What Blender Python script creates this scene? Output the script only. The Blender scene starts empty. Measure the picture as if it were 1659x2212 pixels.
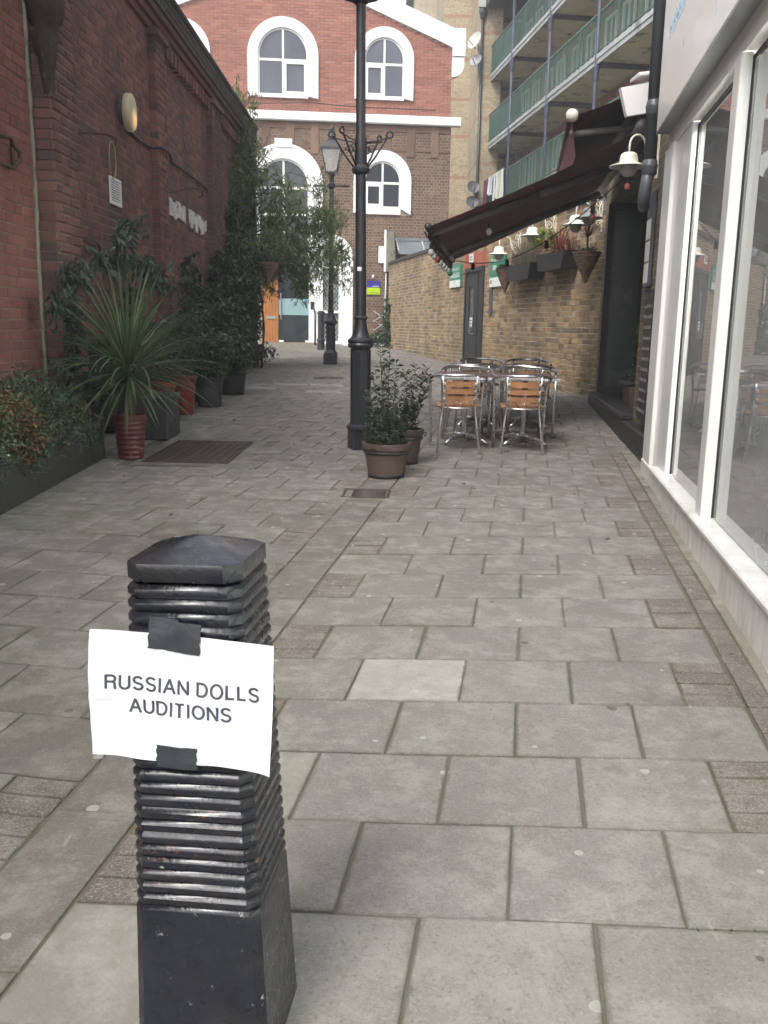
import bpy, bmesh, math, random
import numpy as np
from mathutils import Vector, Matrix, Quaternion
random.seed(7)
C = bpy.context.scene.collection
SC = bpy.context.scene
R = math.radians
# ---------------------------------------------------------------- camera, sky, sun, exposure
HC = 1.342            # eye height of the camera above the low end of the alley
SL = .0245            # the paving climbs gently away from the camera
PITCH = math.atan(401 / 1950); ROLL = R(1.03)
cam_d = bpy.data.cameras.new('camera'); cam = bpy.data.objects.new('camera', cam_d); C.objects.link(cam)
SC.camera = cam
cam.location = (0, 0, HC)
cam.matrix_world = (Matrix.Translation((0, 0, HC)) @ Matrix.Rotation(R(90) - PITCH, 4, 'X') @ Matrix.Rotation(ROLL, 4, 'Z'))
cam_d.sensor_fit = 'VERTICAL'; cam_d.sensor_height = 24; cam_d.lens = 24 * 1950 / 2212
cam_d.clip_start = .05; cam_d.clip_end = 1500
W = bpy.data.worlds.new('World'); SC.world = W; W.use_nodes = True
SUN_EL, SUN_AZ = R(52), R(208)      # from behind the camera, over the left wall
nt = W.node_tree; nt.nodes.clear()
sky = nt.nodes.new('ShaderNodeTexSky'); sky.sky_type = 'NISHITA'; sky.sun_disc = False
sky.sun_elevation = SUN_EL; sky.sun_rotation = SUN_AZ; sky.dust_density = 4; sky.air_density = 1.2; sky.altitude = 50
hs = nt.nodes.new('ShaderNodeHueSaturation'); hs.inputs['Saturation'].default_value = .34; hs.inputs['Value'].default_value = 1.0
bg = nt.nodes.new('ShaderNodeBackground'); bg.inputs['Strength'].default_value = .15
wo = nt.nodes.new('ShaderNodeOutputWorld')
nt.links.new(sky.outputs[0], hs.inputs['Color']); nt.links.new(hs.outputs[0], bg.inputs['Color']); nt.links.new(bg.outputs[0], wo.inputs['Surface'])
sl = bpy.data.lights.new('sun', 'SUN'); sl.energy = .7; sl.angle = R(16); sl.color = (1, .96, .9)
so = bpy.data.objects.new('sun', sl); C.objects.link(so)
sd = Vector((math.sin(SUN_AZ) * math.cos(SUN_EL), math.cos(SUN_AZ) * math.cos(SUN_EL), math.sin(SUN_EL)))
so.rotation_euler = (-sd).to_track_quat('-Z', 'Y').to_euler(); so.location = (-4, -6, 12)
SC.view_settings.view_transform = 'Standard'; SC.view_settings.look = 'None'
SC.view_settings.exposure = 1.27; SC.view_settings.gamma = 1; SC.view_settings.use_curve_mapping = False
SC.render.engine = 'CYCLES'
SC.cycles.max_bounces = 5; SC.cycles.diffuse_bounces = 3; SC.cycles.transparent_max_bounces = 12

# ---------------------------------------------------------------- helpers
FX = 1950.0
_m = cam.matrix_world.inverted()
def px(P):
    v = _m @ Vector(P)
    if v.z > -.05: return (-9999, -9999)
    return (829.5 + FX * v.x / -v.z, 1106 - FX * v.y / -v.z)
def inview(P, mg=30):
    x, y = px(P); return -mg < x < 1659 + mg and -mg < y < 2212 + mg
def gz(y): return SL * y
def tag(o, label=None, cat=None, group=None, kind=None):
    if label: o['label'] = label
    if cat: o['category'] = cat
    if group: o['group'] = group
    if kind: o['kind'] = kind
    return o
def root(name, loc=(0, 0, 0), rz=0, label=None, cat=None, group=None, kind=None, slope=False):
    o = bpy.data.objects.new(name, None); C.objects.link(o); o.location = loc
    o.rotation_euler = (math.atan(SL) if slope else 0, 0, rz); o.empty_display_size = .1
    return tag(o, label, cat, group, kind)
def link(name, me, parent=None, loc=None, rot=None, **k):
    o = bpy.data.objects.new(name, me); C.objects.link(o)
    if parent is not None: o.parent = parent
    if loc is not None: o.location = loc
    if rot is not None: o.rotation_euler = rot
    return tag(o, **k)
def copy_tree(o, parent=None):
    c = o.copy(); C.objects.link(c); c.parent = parent
    for ch in list(o.children): copy_tree(ch, c)
    return c

class MB:
    """collects geometry, builds one mesh object"""
    def __init__(s): s.v = []; s.f = []
    def add(s, vs, fs):
        n = len(s.v); s.v += [tuple(v) for v in vs]; s.f += [tuple(i + n for i in f) for f in fs]; return s
    def quad(s, a, b, c, d): return s.add([a, b, c, d], [(0, 1, 2, 3)])
    def box(s, x0, x1, y0, y1, z0, z1, bev=0, M=None):
        b = min(bev, (x1 - x0) * .45, (y1 - y0) * .45, (z1 - z0) * .45)
        if b <= 0:
            vs = [(x, y, z) for z in (z0, z1) for y in (y0, y1) for x in (x0, x1)]
            fs = [(0, 2, 3, 1), (4, 5, 7, 6), (0, 1, 5, 4), (2, 6, 7, 3), (0, 4, 6, 2), (1, 3, 7, 5)]
        else:
            vs = []; idx = {}
            for xi, (xo, xn) in enumerate(((x0, x0 + b), (x1, x1 - b))):
                for yi, (yo, yn) in enumerate(((y0, y0 + b), (y1, y1 - b))):
                    for zi, (zo, zn) in enumerate(((z0, z0 + b), (z1, z1 - b))):
                        for k, p in enumerate(((xo, yn, zn), (xn, yo, zn), (xn, yn, zo))):
                            idx[xi, yi, zi, k] = len(vs); vs.append(p)
            I = lambda *a: idx[a]
            fs = []
            for k in range(3):      # main faces
                for side in (0, 1):
                    cs = []
                    for (p, q) in ((0, 0), (1, 0), (1, 1), (0, 1)):
                        t = [p, q]; t.insert(k, side); cs.append(I(t[0], t[1], t[2], k))
                    flip = (side == 0) ^ (k == 1)
                    fs.append(tuple(cs[::-1]) if flip else tuple(cs))
            for k in range(3):      # edges along axis k
                a, c = [q for q in range(3) if q != k]
                for p in (0, 1):
                    for q in (0, 1):
                        def vv(e, w):
                            t = [0, 0, 0]; t[k] = e; t[a] = p; t[c] = q; return I(t[0], t[1], t[2], w)
                        fs.append((vv(0, a), vv(1, a), vv(1, c), vv(0, c)))
            for xi in (0, 1):
                for yi in (0, 1):
                    for zi in (0, 1): fs.append((I(xi, yi, zi, 0), I(xi, yi, zi, 1), I(xi, yi, zi, 2)))
        if M is not None: vs = [M @ Vector(v) for v in vs]
        return s.add(vs, fs)
    def tube(s, pts, r, n=8, caps=True, closed=False):
        pts = [Vector(p) for p in pts]; m = len(pts)
        rs = r if isinstance(r, (list, tuple)) else [r] * m
        vs = []; fs = []; up = None
        for i, p in enumerate(pts):
            if closed: t = pts[(i + 1) % m] - pts[i - 1]
            else: t = pts[min(i + 1, m - 1)] - pts[max(i - 1, 0)]
            if t.length < 1e-9: t = Vector((0, 0, 1))
            t.normalize()
            if up is None: up = Vector((0, 0, 1)) if abs(t.z) < .9 else Vector((1, 0, 0))
            a = t.cross(up)
            if a.length < 1e-6: a = t.orthogonal()
            a.normalize(); b = t.cross(a).normalized(); up = -b if (-b).dot(up) > 0 else b
            a = t.cross(up).normalized(); b = t.cross(a)
            for k in range(n):
                th = 2 * math.pi * k / n
                vs.append(p + rs[i] * (math.cos(th) * a + math.sin(th) * b))
        for i in range(m if closed else m - 1):
            for k in range(n):
                j = (i + 1) % m
                fs.append((i * n + k, i * n + (k + 1) % n, j * n + (k + 1) % n, j * n + k))
        if caps and not closed:
            fs.append(tuple(range(n))[::-1]); fs.append(tuple((m - 1) * n + k for k in range(n)))
        return s.add(vs, fs)
    def lathe(s, prof, n=20, c=(0, 0), cap0=True, cap1=True, sq=None, rot=0):
        vs = []; fs = []
        for (r, z) in prof:
            for k in range(n):
                th = 2 * math.pi * k / n + rot
                vs.append((c[0] + r * math.cos(th), c[1] + r * math.sin(th), z))
        for i in range(len(prof) - 1):
            for k in range(n): fs.append((i * n + k, i * n + (k + 1) % n, (i + 1) * n + (k + 1) % n, (i + 1) * n + k))
        if cap0: fs.append(tuple(range(n))[::-1])
        if cap1: fs.append(tuple((len(prof) - 1) * n + k for k in range(n)))
        return s.add(vs, fs)
    def prism(s, poly, y0, y1):     # poly in x,z ; extruded along y
        n = len(poly)
        vs = [(x, y0, z) for x, z in poly] + [(x, y1, z) for x, z in poly]
        fs = [tuple(range(n)), tuple(range(n, 2 * n))[::-1]] + [(k, k + n, (k + 1) % n + n, (k + 1) % n) for k in range(n)]
        return s.add(vs, fs)
    def ring(s, outer, inner, y0, y1, closed=False):    # matched open/closed outlines in x,z
        n = len(outer); vs = [(x, y0, z) for x, z in outer] + [(x, y0, z) for x, z in inner] + [(x, y1, z) for x, z in outer] + [(x, y1, z) for x, z in inner]
        fs = []
        for k in range(n if closed else n - 1):
            j = (k + 1) % n
            fs += [(k, j, n + j, n + k), (2 * n + k, 3 * n + k, 3 * n + j, 2 * n + j), (k, 2 * n + k, 2 * n + j, j), (n + k, n + j, 3 * n + j, 3 * n + k)]
        if not closed: fs += [(0, n, 3 * n, 2 * n), (n - 1, 3 * n - 1, 4 * n - 1, 2 * n - 1)]
        return s.add(vs, fs)
    def mesh(s, name, mat=None, smooth=False, fix=True):
        me = bpy.data.meshes.new(name); me.from_pydata(s.v, [], s.f)
        if mat: me.materials.append(mat)
        if fix:
            bm = bmesh.new(); bm.from_mesh(me); bmesh.ops.recalc_face_normals(bm, faces=bm.faces); bm.to_mesh(me); bm.free()
        if smooth: me.polygons.foreach_set('use_smooth', [True] * len(me.polygons))
        me.update(); return me
    def build(s, name, mat, parent=None, smooth=False, loc=None, rot=None, fix=True, **k):
        me = s.mesh(name, mat, smooth, fix)
        if smooth == 'auto':
            me.set_sharp_from_angle(angle=R(35))
        return link(name, me, parent, loc, rot, **k)

# ---------------------------------------------------------------- materials
def new_mat(name):
    m = bpy.data.materials.new(name); m.use_nodes = True; n = m.node_tree; b = n.nodes['Principled BSDF']; return m, n, b
class N:
    def __init__(s, nt): s.t = nt
    def n(s, ty, **k):
        d = s.t.nodes.new(ty)
        for a, v in k.items(): setattr(d, a, v)
        return d
    def l(s, a, b): s.t.links.new(a, b)
    def val(s, x, sock):
        if hasattr(x, 'is_linked') or hasattr(x, 'links'): s.l(x, sock)
        else: sock.default_value = x
    def math(s, op, a, b=0.0, c=None):
        d = s.n('ShaderNodeMath', operation=op); s.val(a, d.inputs[0]); s.val(b, d.inputs[1])
        if c is not None: s.val(c, d.inputs[2])
        return d.outputs[0]
    def mix(s, f, a, b, mode='MIX'):
        d = s.n('ShaderNodeMix', data_type='RGBA', blend_type=mode); s.val(f, d.inputs[0])
        for q, i in ((a, 6), (b, 7)):
            if isinstance(q, (tuple, list)): d.inputs[i].default_value = (*q[:3], 1)
            else: s.l(q, d.inputs[i])
        return d.outputs[2]
    def noise(s, scale, detail=4, rough=.55, vec=None, dist=0):
        d = s.n('ShaderNodeTexNoise'); d.inputs['Scale'].default_value = scale; d.inputs['Detail'].default_value = detail
        d.inputs['Roughness'].default_value = rough; d.inputs['Distortion'].default_value = dist
        if vec is not None: s.l(vec, d.inputs['Vector'])
        return d.outputs[0]
    def ramp(s, f, stops, interp='LINEAR'):
        d = s.n('ShaderNodeValToRGB'); cr = d.color_ramp; cr.interpolation = interp
        while len(cr.elements) < len(stops): cr.elements.new(.5)
        for e, (p, c) in zip(cr.elements, stops):
            e.position = p; e.color = (*c[:3], 1) if isinstance(c, (tuple, list)) else (c, c, c, 1)
        s.l(f, d.inputs[0]); return d.outputs[0]
    def pos(s): return s.n('ShaderNodeNewGeometry').outputs['Position']
    def scalev(s, v, sc):
        d = s.n('ShaderNodeMapping'); d.inputs['Scale'].default_value = sc; s.l(v, d.inputs['Vector']); return d.outputs[0]
    def rnd(s):
        g = s.n('ShaderNodeNewGeometry').outputs['Random Per Island']; o = s.n('ShaderNodeObjectInfo').outputs['Random']
        return s.math('FRACT', s.math('ADD', g, o))
    def bump(s, h, dist=.01, strength=.5):
        d = s.n('ShaderNodeBump'); d.inputs['Strength'].default_value = strength; d.inputs['Distance'].default_value = dist
        s.l(h, d.inputs['Height']); return d.outputs[0]
    def sep(s, v):
        d = s.n('ShaderNodeSeparateXYZ'); s.l(v, d.inputs[0]); return d.outputs
    def rng(s, x, a, b, c=0.0, d=1.0):
        q = s.n('ShaderNodeMapRange'); s.val(x, q.inputs[0]); q.inputs[1].default_value = a; q.inputs[2].default_value = b
        q.inputs[3].default_value = c; q.inputs[4].default_value = d; return q.outputs[0]

def simple(name, col, rough=.6, metal=0, nz=None, bump=0, spec=.5, var=.25, coat=0, dirt=None, rv=1.0, splash=False):
    m, t, b = new_mat(name); n = N(t)
    b.inputs['Roughness'].default_value = rough; b.inputs['Metallic'].default_value = metal
    b.inputs['Specular IOR Level'].default_value = spec; b.inputs['Coat Weight'].default_value = coat
    p = n.pos(); a = n.noise(nz or 6, 5, .6, p)
    k = n.rng(a, .3, .7, 1 - var, 1 + var * .6)
    c = n.mix(1.0, col, n.ramp(k, [(0, (0, 0, 0)), (1, (1, 1, 1))]), 'MULTIPLY') if False else None
    d = n.n('ShaderNodeVectorMath', operation='SCALE'); d.inputs[0].default_value = col[:3]; n.l(k, d.inputs['Scale'])
    out = d.outputs[0]
    if splash:
        sz = n.sep(p)[2]; sm_ = n.math('MULTIPLY', n.rng(sz, .55, .02), n.rng(n.noise(7, 6, .7, n.scalev(p, (1, 1, .4))), .42, .7, 0, .8)); out = n.mix(sm_, out, (.30, .28, .22))
    if dirt:
        dm = n.rng(n.noise(dirt[1], 6, .65, p), dirt[2], dirt[2] + .12)
        out = n.mix(dm, out, dirt[0])
    n.l(out, b.inputs['Base Color'])
    n.l(n.rng(n.noise((nz or 6) * 4, 3, .6, p), .3, .7, max(rough - .08 * rv, .02), min(rough + .12 * rv, 1)), b.inputs['Roughness'])
    if bump:
        n.l(n.bump(n.noise((nz or 6) * 8, 4, .6, p), .004, bump), b.inputs['Normal'])
    return m

def brick_mat(name, cols, soot=(.04, .035, .03), soot_amt=.5, vstreak=True, pale=None, rough=.88, green=0):
    m, t, b = new_mat(name); n = N(t); p = n.pos(); r = n.rnd()
    c = n.ramp(r, [(i / len(cols), k) for i, k in enumerate(cols)], 'CONSTANT')
    r2 = n.math('FRACT', n.math('MULTIPLY', r, 37.7))
    c = n.mix(n.rng(r2, 0, 1, 0, .45), c, n.mix(.5, cols[0], (.02, .018, .016)))
    fine = n.noise(38, 6, .7, p)
    c = n.mix(n.rng(fine, .35, .7, 0, .5), c, n.mix(.5, c, soot))
    big = n.noise(.9, 6, .62, n.scalev(p, (1, 1, .35)) if vstreak else p)
    c = n.mix(n.rng(big, .42, .66, 0, soot_amt), c, soot)
    if pale:
        pn = n.noise(2.3, 7, .7, n.scalev(p, (1, 1, .5)))
        c = n.mix(n.rng(pn, .6, .72, 0, pale[1]), c, pale[0])
    if green:
        z = n.sep(p)[2]; gm = n.math('MULTIPLY', n.rng(z, 1.6, .3), n.rng(n.noise(2.0, 5, .6, p), .4, .65, 0, green))
        c = n.mix(gm, c, (.05, .06, .035))
    n.l(c, b.inputs['Base Color']); b.inputs['Roughness'].default_value = rough
    n.l(n.bump(n.noise(60, 5, .7, p), .004, .7), b.inputs['Normal'])
    return m
def mortar_mat(name, col, dark, amt=.6):
    m, t, b = new_mat(name); n = N(t); p = n.pos()
    c = n.mix(n.rng(n.noise(1.4, 6, .65, p), .38, .62, 0, amt), col, dark)
    c = n.mix(n.rng(n.noise(30, 4, .6, p), .4, .7, 0, .4), c, dark)
    n.l(c, b.inputs['Base Color']); b.inputs['Roughness'].default_value = .95
    n.l(n.bump(n.noise(90, 4, .6, p), .003, .6), b.inputs['Normal'])
    return m
def far_brick(name, c1, c2, mo, L=.23, H=.075, scale=1, bandz=None):
    m, t, b = new_mat(name); n = N(t); tc = n.n('ShaderNodeTexCoord').outputs['Object']
    s = n.sep(tc); cb = n.n('ShaderNodeCombineXYZ')
    n.l(n.math('ADD', s[0], s[1]), cb.inputs[0]); n.l(s[2], cb.inputs[1])
    br = n.n('ShaderNodeTexBrick'); n.l(cb.outputs[0], br.inputs['Vector'])
    br.inputs['Color1'].default_value = (*c1, 1); br.inputs['Color2'].default_value = (*c2, 1); br.inputs['Mortar'].default_value = (*mo, 1)
    br.inputs['Scale'].default_value = 1; br.inputs['Brick Width'].default_value = L; br.inputs['Row Height'].default_value = H
    br.inputs['Mortar Size'].default_value = .008; br.inputs['Bias'].default_value = -.2
    p = n.pos(); c = br.outputs['Color']
    if bandz:   # real courses of red brick at given heights
        z = s[2]
        for z0 in bandz:
            c = n.mix(n.math('MULTIPLY', n.math('MULTIPLY', n.math('GREATER_THAN', z, z0), n.math('LESS_THAN', z, z0 + .15)), .55), c, (.34, .12, .07))
    c = n.mix(n.rng(n.noise(.7, 6, .6, p), .4, .7, 0, .5), c, n.mix(.6, c1, (.02, .02, .02)))
    c = n.mix(n.rng(n.noise(9, 5, .7, p), .5, .7, 0, .65), c, n.mix(.7, c2, (.02, .02, .02)))
    c = n.mix(n.rng(n.noise(14, 3, .8, n.scalev(p, (.5, .5, 1.6))), .62, .66, 0, .8), c, (.05, .045, .04))
    n.l(c, b.inputs['Base Color']); b.inputs['Roughness'].default_value = .9
    n.l(n.bump(br.outputs['Fac'], .01, -.4), b.inputs['Normal'])
    return m
def leaf_mat(name, cols, rough=.45, trans=.25):
    m, t, b = new_mat(name); n = N(t); r = n.rnd(); p = n.pos()
    c = n.ramp(r, [(i / max(1, len(cols) - 1), k) for i, k in enumerate(cols)])
    c = n.mix(n.rng(n.noise(2.2, 3, .5, p), .35, .65, 0, .45), c, n.mix(.6, cols[0], (.01, .015, .008)))
    n.l(c, b.inputs['Base Color']); b.inputs['Roughness'].default_value = rough
    tr = n.n('ShaderNodeBsdfTranslucent'); n.l(c, tr.inputs['Color'])
    mx = n.n('ShaderNodeMixShader'); mx.inputs[0].default_value = trans
    out = [q for q in t.nodes if q.type == 'OUTPUT_MATERIAL'][0]
    n.l(b.outputs[0], mx.inputs[1]); n.l(tr.outputs[0], mx.inputs[2]); n.l(mx.outputs[0], out.inputs['Surface'])
    return m
def glass_mat(name, tint=(.9, .95, .94), refl=1.0, ior=1.5, veil=.40):
    m = bpy.data.materials.new(name); m.use_nodes = True; t = m.node_tree; t.nodes.clear(); n = N(t)
    o = n.n('ShaderNodeOutputMaterial'); tr = n.n('ShaderNodeBsdfTransparent'); tr.inputs[0].default_value = (*tint, 1)
    g = n.n('ShaderNodeBsdfGlossy'); g.inputs['Roughness'].default_value = .01; g.inputs[0].default_value = (refl, refl, refl, 1)
    fr = n.n('ShaderNodeFresnel'); fr.inputs[0].default_value = ior
    df = n.n('ShaderNodeBsdfDiffuse'); df.inputs[0].default_value = (.8, .84, .83, 1); m0 = n.n('ShaderNodeMixShader')  # pale diffuse layer painted over the glass for the brightness of the interior
    n.l(n.rng(n.noise(1.5, 5, .6, n.pos()), .3, .7, veil * .7, veil * 1.3), m0.inputs[0]); n.l(tr.outputs[0], m0.inputs[1]); n.l(df.outputs[0], m0.inputs[2])
    mx = n.n('ShaderNodeMixShader'); n.l(fr.outputs[0], mx.inputs[0]); n.l(m0.outputs[0], mx.inputs[1]); n.l(g.outputs[0], mx.inputs[2]); n.l(mx.outputs[0], o.inputs[0])
    return m
def slab_mat(name, base, base2, speck=.35, moss=True, tex=False):
    m, t, b = new_mat(name); n = N(t); p = n.pos(); r = n.rnd(); xyz = n.sep(p)
    c = n.mix(r, base, base2)
    c = n.mix(n.rng(n.noise(1.3, 6, .65, p), .38, .62, 0, .55), c, n.mix(.6, base, (.07, .06, .05)))
    c = n.mix(n.rng(n.math('ADD', xyz[1], n.math('MULTIPLY', n.noise(.6, 4, .6, p), 3)), 3.0, 8.5, 0, .85), c, n.mix(.80, base, (.082, .067, .063)))  # darker with distance: shade of the enclosed alley painted into the slab colour
    c = n.mix(n.rng(n.math('ADD', xyz[0], n.math('MULTIPLY', n.noise(.8, 4, .6, p), -.8)), 0, -1.8, 0, .75), c, n.mix(.65, base, (.072, .065, .055)))  # darker to the left: shade on that side painted into the colour
    bl = n.noise(7, 7, .72, p)
    c = n.mix(n.rng(bl, .46, .62, 0, .5), c, n.mix(.45, base2, (.48, .46, .42)))
    c = n.mix(n.math('MULTIPLY', n.rng(n.math('ABSOLUTE', n.math('SUBTRACT', n.noise(3.1, 5, .7, p, 1.2), .5)), .035, .0), .35), c, n.mix(.5, base, (.09, .085, .07)))
    c = n.mix(n.rng(n.noise(17, 8, .78, p), .54, .66, 0, .4), c, n.mix(.6, base, (.08, .08, .06)))
    c = n.mix(n.rng(n.noise(140, 3, .7, p), .5, .75, 0, speck), c, (.42, .4, .34))
    c = n.mix(n.rng(n.noise(90, 3, .7, n.scalev(p, (1, 1.1, 1))), .55, .75, 0, speck * 1.3), c, (.06, .055, .05))
    ea = n.n('ShaderNodeAttribute', attribute_name='edge').outputs['Fac']
    em = n.rng(n.math('SUBTRACT', ea, n.math('MULTIPLY', n.rng(n.noise(9, 7, .75, p), .42, .75), .09)), .012, -.03)
    c = n.mix(n.math('MULTIPLY', em, .34), c, n.mix(n.rng(n.noise(2.2, 3, .5, p), .45, .6), (.075, .068, .055), (.07, .085, .035)))
    # flattened chewing gum: small pale or dark discs scattered on the slabs
    vo = n.n('ShaderNodeTexVoronoi', feature='F1', voronoi_dimensions='2D'); vo.inputs['Scale'].default_value = 3.1; n.l(p, vo.inputs['Vector'])
    wc = n.sep(vo.outputs['Color'])
    dist = n.math('ADD', vo.outputs['Distance'], n.math('MULTIPLY', n.math('SUBTRACT', n.noise(30, 2, .5, p), .5), .03))
    spot = n.math('MULTIPLY', n.math('LESS_THAN', dist, n.rng(wc[1], 0, 1, .02, .055)), n.math('GREATER_THAN', wc[0], .28))
    c = n.mix(n.math('MULTIPLY', spot, .62), c, n.mix(n.math('GREATER_THAN', wc[2], .25), (.06, .055, .05), (.42, .42, .38)))
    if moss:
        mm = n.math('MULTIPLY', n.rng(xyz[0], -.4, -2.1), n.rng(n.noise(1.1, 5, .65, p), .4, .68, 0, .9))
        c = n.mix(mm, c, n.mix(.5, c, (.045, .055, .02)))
    c = n.mix(n.math('MULTIPLY', n.rng(n.noise(5.2, 3, .5, p, .6), .66, .74), .35), c, (.09, .085, .075))
    sc_ = n.noise(1.0, 3, .5, n.scalev(p, (22, 3.5, 1)))
    c = n.mix(n.math('MULTIPLY', n.rng(sc_, .72, .78), .22), c, (.5, .49, .46))
    n.l(c, b.inputs['Base Color']); b.inputs['Roughness'].default_value = .82; b.inputs['Specular IOR Level'].default_value = .35
    h = n.math('SUBTRACT', n.noise(120, 5, .7, p), n.math('MULTIPLY', em, 1.2))
    if tex:
        ck = n.n('ShaderNodeTexChecker'); ck.inputs['Scale'].default_value = 120; n.l(p, ck.inputs['Vector']); h = n.math('ADD', h, n.math('MULTIPLY', ck.outputs['Fac'], .8))
    n.l(n.bump(h, .003, .5), b.inputs['Normal'])
    return m
# ---------------------------------------------------------------- materials in use
A = {}
A['ground'] = simple('soil', (.09, .085, .075), .95, nz=3)
A['joint'] = mortar_mat('joint_sand', (.15, .14, .11), (.085, .085, .055), .8)
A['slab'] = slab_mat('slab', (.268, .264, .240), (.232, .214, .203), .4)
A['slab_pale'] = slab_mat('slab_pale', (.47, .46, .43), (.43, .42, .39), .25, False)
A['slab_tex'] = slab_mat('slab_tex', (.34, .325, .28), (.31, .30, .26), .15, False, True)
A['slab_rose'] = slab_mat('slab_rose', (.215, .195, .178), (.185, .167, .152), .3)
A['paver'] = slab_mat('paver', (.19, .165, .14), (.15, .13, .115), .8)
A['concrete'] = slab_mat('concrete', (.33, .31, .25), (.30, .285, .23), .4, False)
A['brick_left'] = brick_mat('brick_left', [(.22, .084, .066), (.19, .074, .060), (.25, .10, .075), (.145, .064, .055), (.20, .092, .072), (.105, .064, .058), (.27, .12, .085)], (.058, .045, .042), .85, pale=((.30, .25, .22), .16), green=.3)
A['brick_near'] = brick_mat('brick_near', [(.245, .088, .072), (.225, .08, .065), (.26, .098, .08), (.21, .076, .064)], (.05, .03, .028), .4, pale=((.33, .26, .24), .12), green=.3)
A['mortar_left'] = mortar_mat('mortar_left', (.25, .175, .15), (.10, .068, .06), .85)
A['brick_yellow'] = brick_mat('brick_yellow', [(.41, .29, .155), (.46, .32, .16), (.37, .26, .155), (.50, .37, .21), (.31, .22, .14), (.44, .27, .135), (.19, .145, .11)], (.10, .08, .055), .66, pale=((.48, .42, .33), .35), green=.35)
A['mortar_yellow'] = mortar_mat('mortar_yellow', (.56, .5, .4), (.22, .18, .13), .5)
A['brick_lintel'] = brick_mat('brick_lintel', [(.46, .13, .065), (.42, .11, .055), (.5, .16, .08)], (.1, .05, .04), .2)
A['brick_red'] = brick_mat('brick_red', [(.41, .17, .125), (.43, .185, .135), (.38, .155, .115), (.31, .135, .11), (.45, .21, .155), (.40, .165, .12)], (.12, .06, .05), .25, False)
A['mortar_red'] = mortar_mat('mortar_red', (.56, .40, .34), (.35, .21, .17), .4)
A['brick_brown'] = brick_mat('brick_brown', [(.19, .125, .09), (.23, .15, .105), (.16, .10, .075), (.19, .11, .08), (.26, .17, .115)], (.05, .035, .03), .35, False)
A['mortar_brown'] = mortar_mat('mortar_brown', (.50, .44, .34), (.25, .2, .16), .4)
A['tower'] = far_brick('tower_brick', (.44, .355, .23), (.33, .26, .165), (.48, .43, .33), bandz=[8.1, 9.9, 11.5, 13.2, 15.0, 6.4])
A['flat_wall'] = far_brick('flat_brick', (.38, .17, .10), (.44, .31, .17), (.36, .29, .22))
A['cafe_brick'] = far_brick('cafe_brick', (.17, .13, .08), (.11, .09, .06), (.25, .22, .17), L=.24, H=.083)
A['white_render'] = simple('white_render', (.83, .84, .85), .7, nz=1.2, var=.08, bump=.15, dirt=((.5, .49, .45), 1.4, .62))
A['white_paint'] = simple('white_paint', (.82, .82, .80), .35, nz=2, var=.05, dirt=((.55, .54, .48), 3, .66))
A['white_gloss'] = simple('white_gloss', (.80, .80, .785), .3, nz=1, var=.03, coat=.15, rv=.1, splash=True)
A['fascia'] = simple('fascia_panel', (.87, .865, .85), .28, nz=.6, var=.02, coat=.25, rv=.1)
A['gasket'] = simple('gasket', (.02, .02, .02), .6)
A['alu'] = simple('alu', (.35, .36, .35), .4, .6, nz=4, var=.1)
A['pane'] = simple('pane', (.030, .034, .046), .12, spec=.3, var=.2, nz=.7)
A['pane_sky'] = simple('pane_sky', (.125, .135, .165), .15, spec=.3, var=.25, nz=.6)  # sky reflection of the upper windows put into the base colour
A['pane_grey'] = simple('pane_grey', (.075, .09, .095), .2, spec=.3, var=.2, nz=.7)
A['black_iron'] = simple('black_iron', (.022, .024, .030), .42, nz=8, var=.3, bump=.08, coat=.1, spec=.5)
A['lamp_iron'] = simple('lamp_iron', (.022, .022, .026), .38, nz=7, var=.3, bump=.2, coat=.2)
A['pipe_grey'] = simple('pipe_grey', (.075, .085, .10), .42, nz=3, var=.2)
A['cast_cover'] = simple('cast_cover', (.085, .065, .058), .55, .5, nz=12, var=.4, bump=.6, dirt=((.12, .10, .07), 20, .6))
A['rust_iron'] = simple('rust_iron', (.07, .04, .03), .8, nz=9, var=.5, bump=.8)
A['dark'] = simple('dark_paint', (.022, .022, .024), .5)
A['dark_brown'] = simple('dark_brown', (.045, .028, .02), .55)
A['cafe_grey'] = simple('cafe_grey', (.60, .60, .55), .8, nz=2)
A['int_wall'] = simple('int_wall', (.80, .82, .81), .8, nz=1, var=.1)
A['int_floor'] = simple('int_floor', (.5, .5, .49), .35, nz=1, var=.2)
A['int_dark'] = simple('int_dark', (.05, .05, .055), .6)
A['orange_wood'] = simple('orange_wood', (.36, .14, .035), .45, nz=2.5, var=.3)
A['glass'] = glass_mat('window_glass', (.86, .92, .91), 1.0, 1.85, .36)
A['door_glass'] = simple('door_glass', (.03, .04, .045), .05, spec=.9, nz=1.2, var=.6)
A['frost'] = simple('frost', (.24, .37, .39), .5, nz=1, var=.05)
A['concrete_old'] = simple('concrete_old', (.22, .21, .17), .9, nz=5, bump=.5, dirt=((.08, .08, .06), 6, .55))
A['coping'] = simple('coping', (.065, .052, .048), .9, nz=5, bump=.5, dirt=((.03, .035, .02), 4, .5))
A['lead'] = simple('lead', (.20, .23, .25), .4, .3, nz=2)
A['soffit'] = simple('soffit', (.46, .43, .31), .8, nz=1.5, var=.2, dirt=((.1, .1, .07), 2, .55))
A['rail_green'] = simple('rail_green', (.055, .12, .095), .5, nz=5, var=.3)
A['mesh_green'] = simple('mesh_green', (.045, .085, .072), .6, nz=2.0, var=.3)
A['col_blue'] = simple('col_blue', (.05, .055, .085), .5, nz=3)
A['edge_pale'] = simple('edge_pale', (.42, .44, .43), .6, nz=1.5, var=.2, dirt=((.16, .17, .15), 3, .55))
A['tile_red'] = simple('tile_red', (.22, .09, .06), .8, nz=3)

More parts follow.
